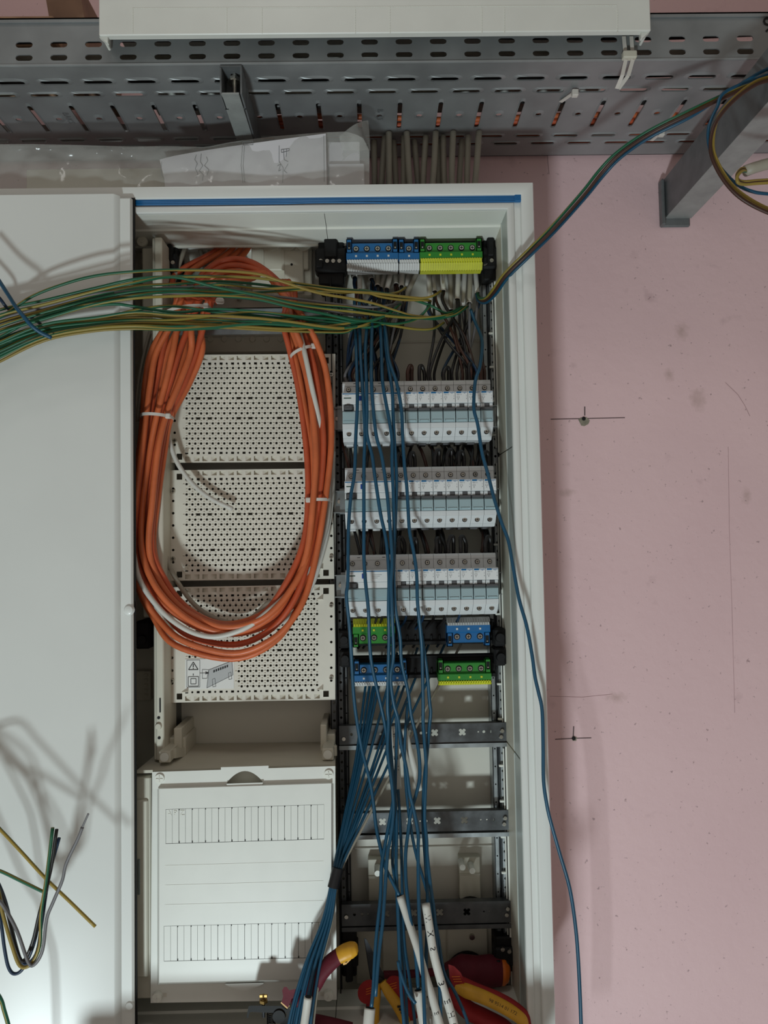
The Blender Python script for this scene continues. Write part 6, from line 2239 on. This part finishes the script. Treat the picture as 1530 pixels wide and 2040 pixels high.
# wire stripper, lower left of the sheaf
WY = -.236
t = thing('wire_stripper', tuple(P(570, 2050, WY)), 'wire stripper with black jaws, brass adjusting screw and dark red handle with yellow tip', 'wire stripper')
shape(t, [(491, 2028), (495, 2005), (500, 2003.5), (560, 2004), (572, 2012), (570, 2019), (500, 2016), (497, 2018), (495, 2028)], WY, -.006, .006, 'black', 'jaw')
shape(t, [(548, 2012), (562, 2004), (572, 2012), (571, 2026), (558, 2040), (538, 2046), (520, 2058), (545, 2058), (570, 2050), (582, 2030), (576, 2006)], WY, -.005, .005, 'black', 'jaw')
mb = MB(); p = P(556, 2023, WY - .005); mb.cyl(p, p + Vector((0, -.003, 0)), .0085, .008, 18); mb.build('pivot', M['black'], t)
p = P(525, 2010, WY)
mb = MB(); mb.cyl((p.x, p.y, P(525, 2026, WY).z), (p.x, p.y, P(525, 1992, WY).z), .0020, n=10); mb.build('screw_shaft', M['steel_dark'], t)
mb = MB(); z1, z2 = P(525, 1997, WY).z, P(525, 1991, WY).z
mb.cyl((p.x, p.y, z1), (p.x, p.y, z2), .0056, n=6); mb.cyl((p.x, p.y, z2), (p.x, p.y, z2 + .0012), .0036, n=10)
mb.build('lock_nut', M['brass'], t)
mb = MB(); z3 = P(526, 1984, WY).z
mb.cyl((p.x, p.y, z2), (p.x, p.y, z3 + .002), .0016, n=8); mb.bbox(p.x - .0052, p.x + .0052, p.y - .001, p.y + .001, z3 - .002, z3 + .002, .0006)
mb.build('thumb_screw', M['brass'], t)
mb = MB()
for k in range(7):
    c = P(540, 2018 + k * 3.4, WY - .002)
    mb.tube([c + Vector((.0052 * math.cos(a_ * .7), .004 * math.sin(a_ * .7), -.0003 * a_)) for a_ in range(10)], .0006, 5)
mb.build('spring', M['black'], t, smooth='all')
shape(t, [(559, 1998), (572, 2010), (577, 2004), (566, 1990)], WY - .004, -.006, .006, 'yellow', 'collar')
shape(t, [(562, 1973), (566, 1966), (571, 1966), (576, 1973), (588, 1970), (594, 1976), (590, 1985), (581, 1990), (574, 2008), (561, 1997), (564, 1985)], WY - .006, -.007, .007, 'plum', 'thumb_rest', True)
grip(t, [(580, 1995, WY - .004), (606, 1985, WY - .002), (626, 1962, WY), (640, 1938, WY), (658, 1918, WY), (676, 1903, WY)], [.008, .0095, .0105, .0105, .0105, .0098], 'plum')
grip(t, [(675, 1904, WY), (688, 1897, WY), (700, 1892, WY), (709, 1889, WY), (713, 1888, WY)], [.0102, .0108, .0104, .008, .004], 'yellow', 'grip_tip')
shape(t, [(681, 1910), (700, 1906), (703, 1908), (690, 1921), (684, 1923)], WY - .001, -.004, .004, 'yellow', 'grip_tip')
p = P(689, 1914.5, WY - .0052)
mb = MB(); mb.cyl(p, p + Vector((0, .001, 0)), .0022, n=12); mb.build('tip_hole', M['hole'], t)
grip(t, [(590, 2040, WY + .014), (620, 2034, WY + .014), (660, 2042, WY + .014), (700, 2052, WY + .014)], [.007, .0085, .009, .009], 'plum')

# ------------------------------------------------------------------ unseen stool, added to cast the shadow across the cover
t = thing('unseen_stool', (-.10, -.32, -.62), 'unseen grey stool added to shade the cabinet bottom', 'stool')
mb = MB(); mb.bbox(-.40, .16, -.42, -.226, .748, .776, .006); mb.build('seat', M['ceiling'], t)
mb = MB(); mb.bbox(-.385, .145, -.405, -.240, .655, .7475, .004); mb.build('apron', M['ceiling'], t)
for (x, y) in ((-.37, -.39), (.13, -.39), (-.37, -.255), (.13, -.255)):
    mb = MB(); mb.bbox(x - .012, x + .012, y - .012, y + .012, -.6195, .655, .003); mb.build('leg', M['zinc_dark'], t)
mb = MB(); mb.bbox(-.358, .118, -.332, -.314, .25, .275, .003); mb.build('stretcher', M['zinc_dark'], t)
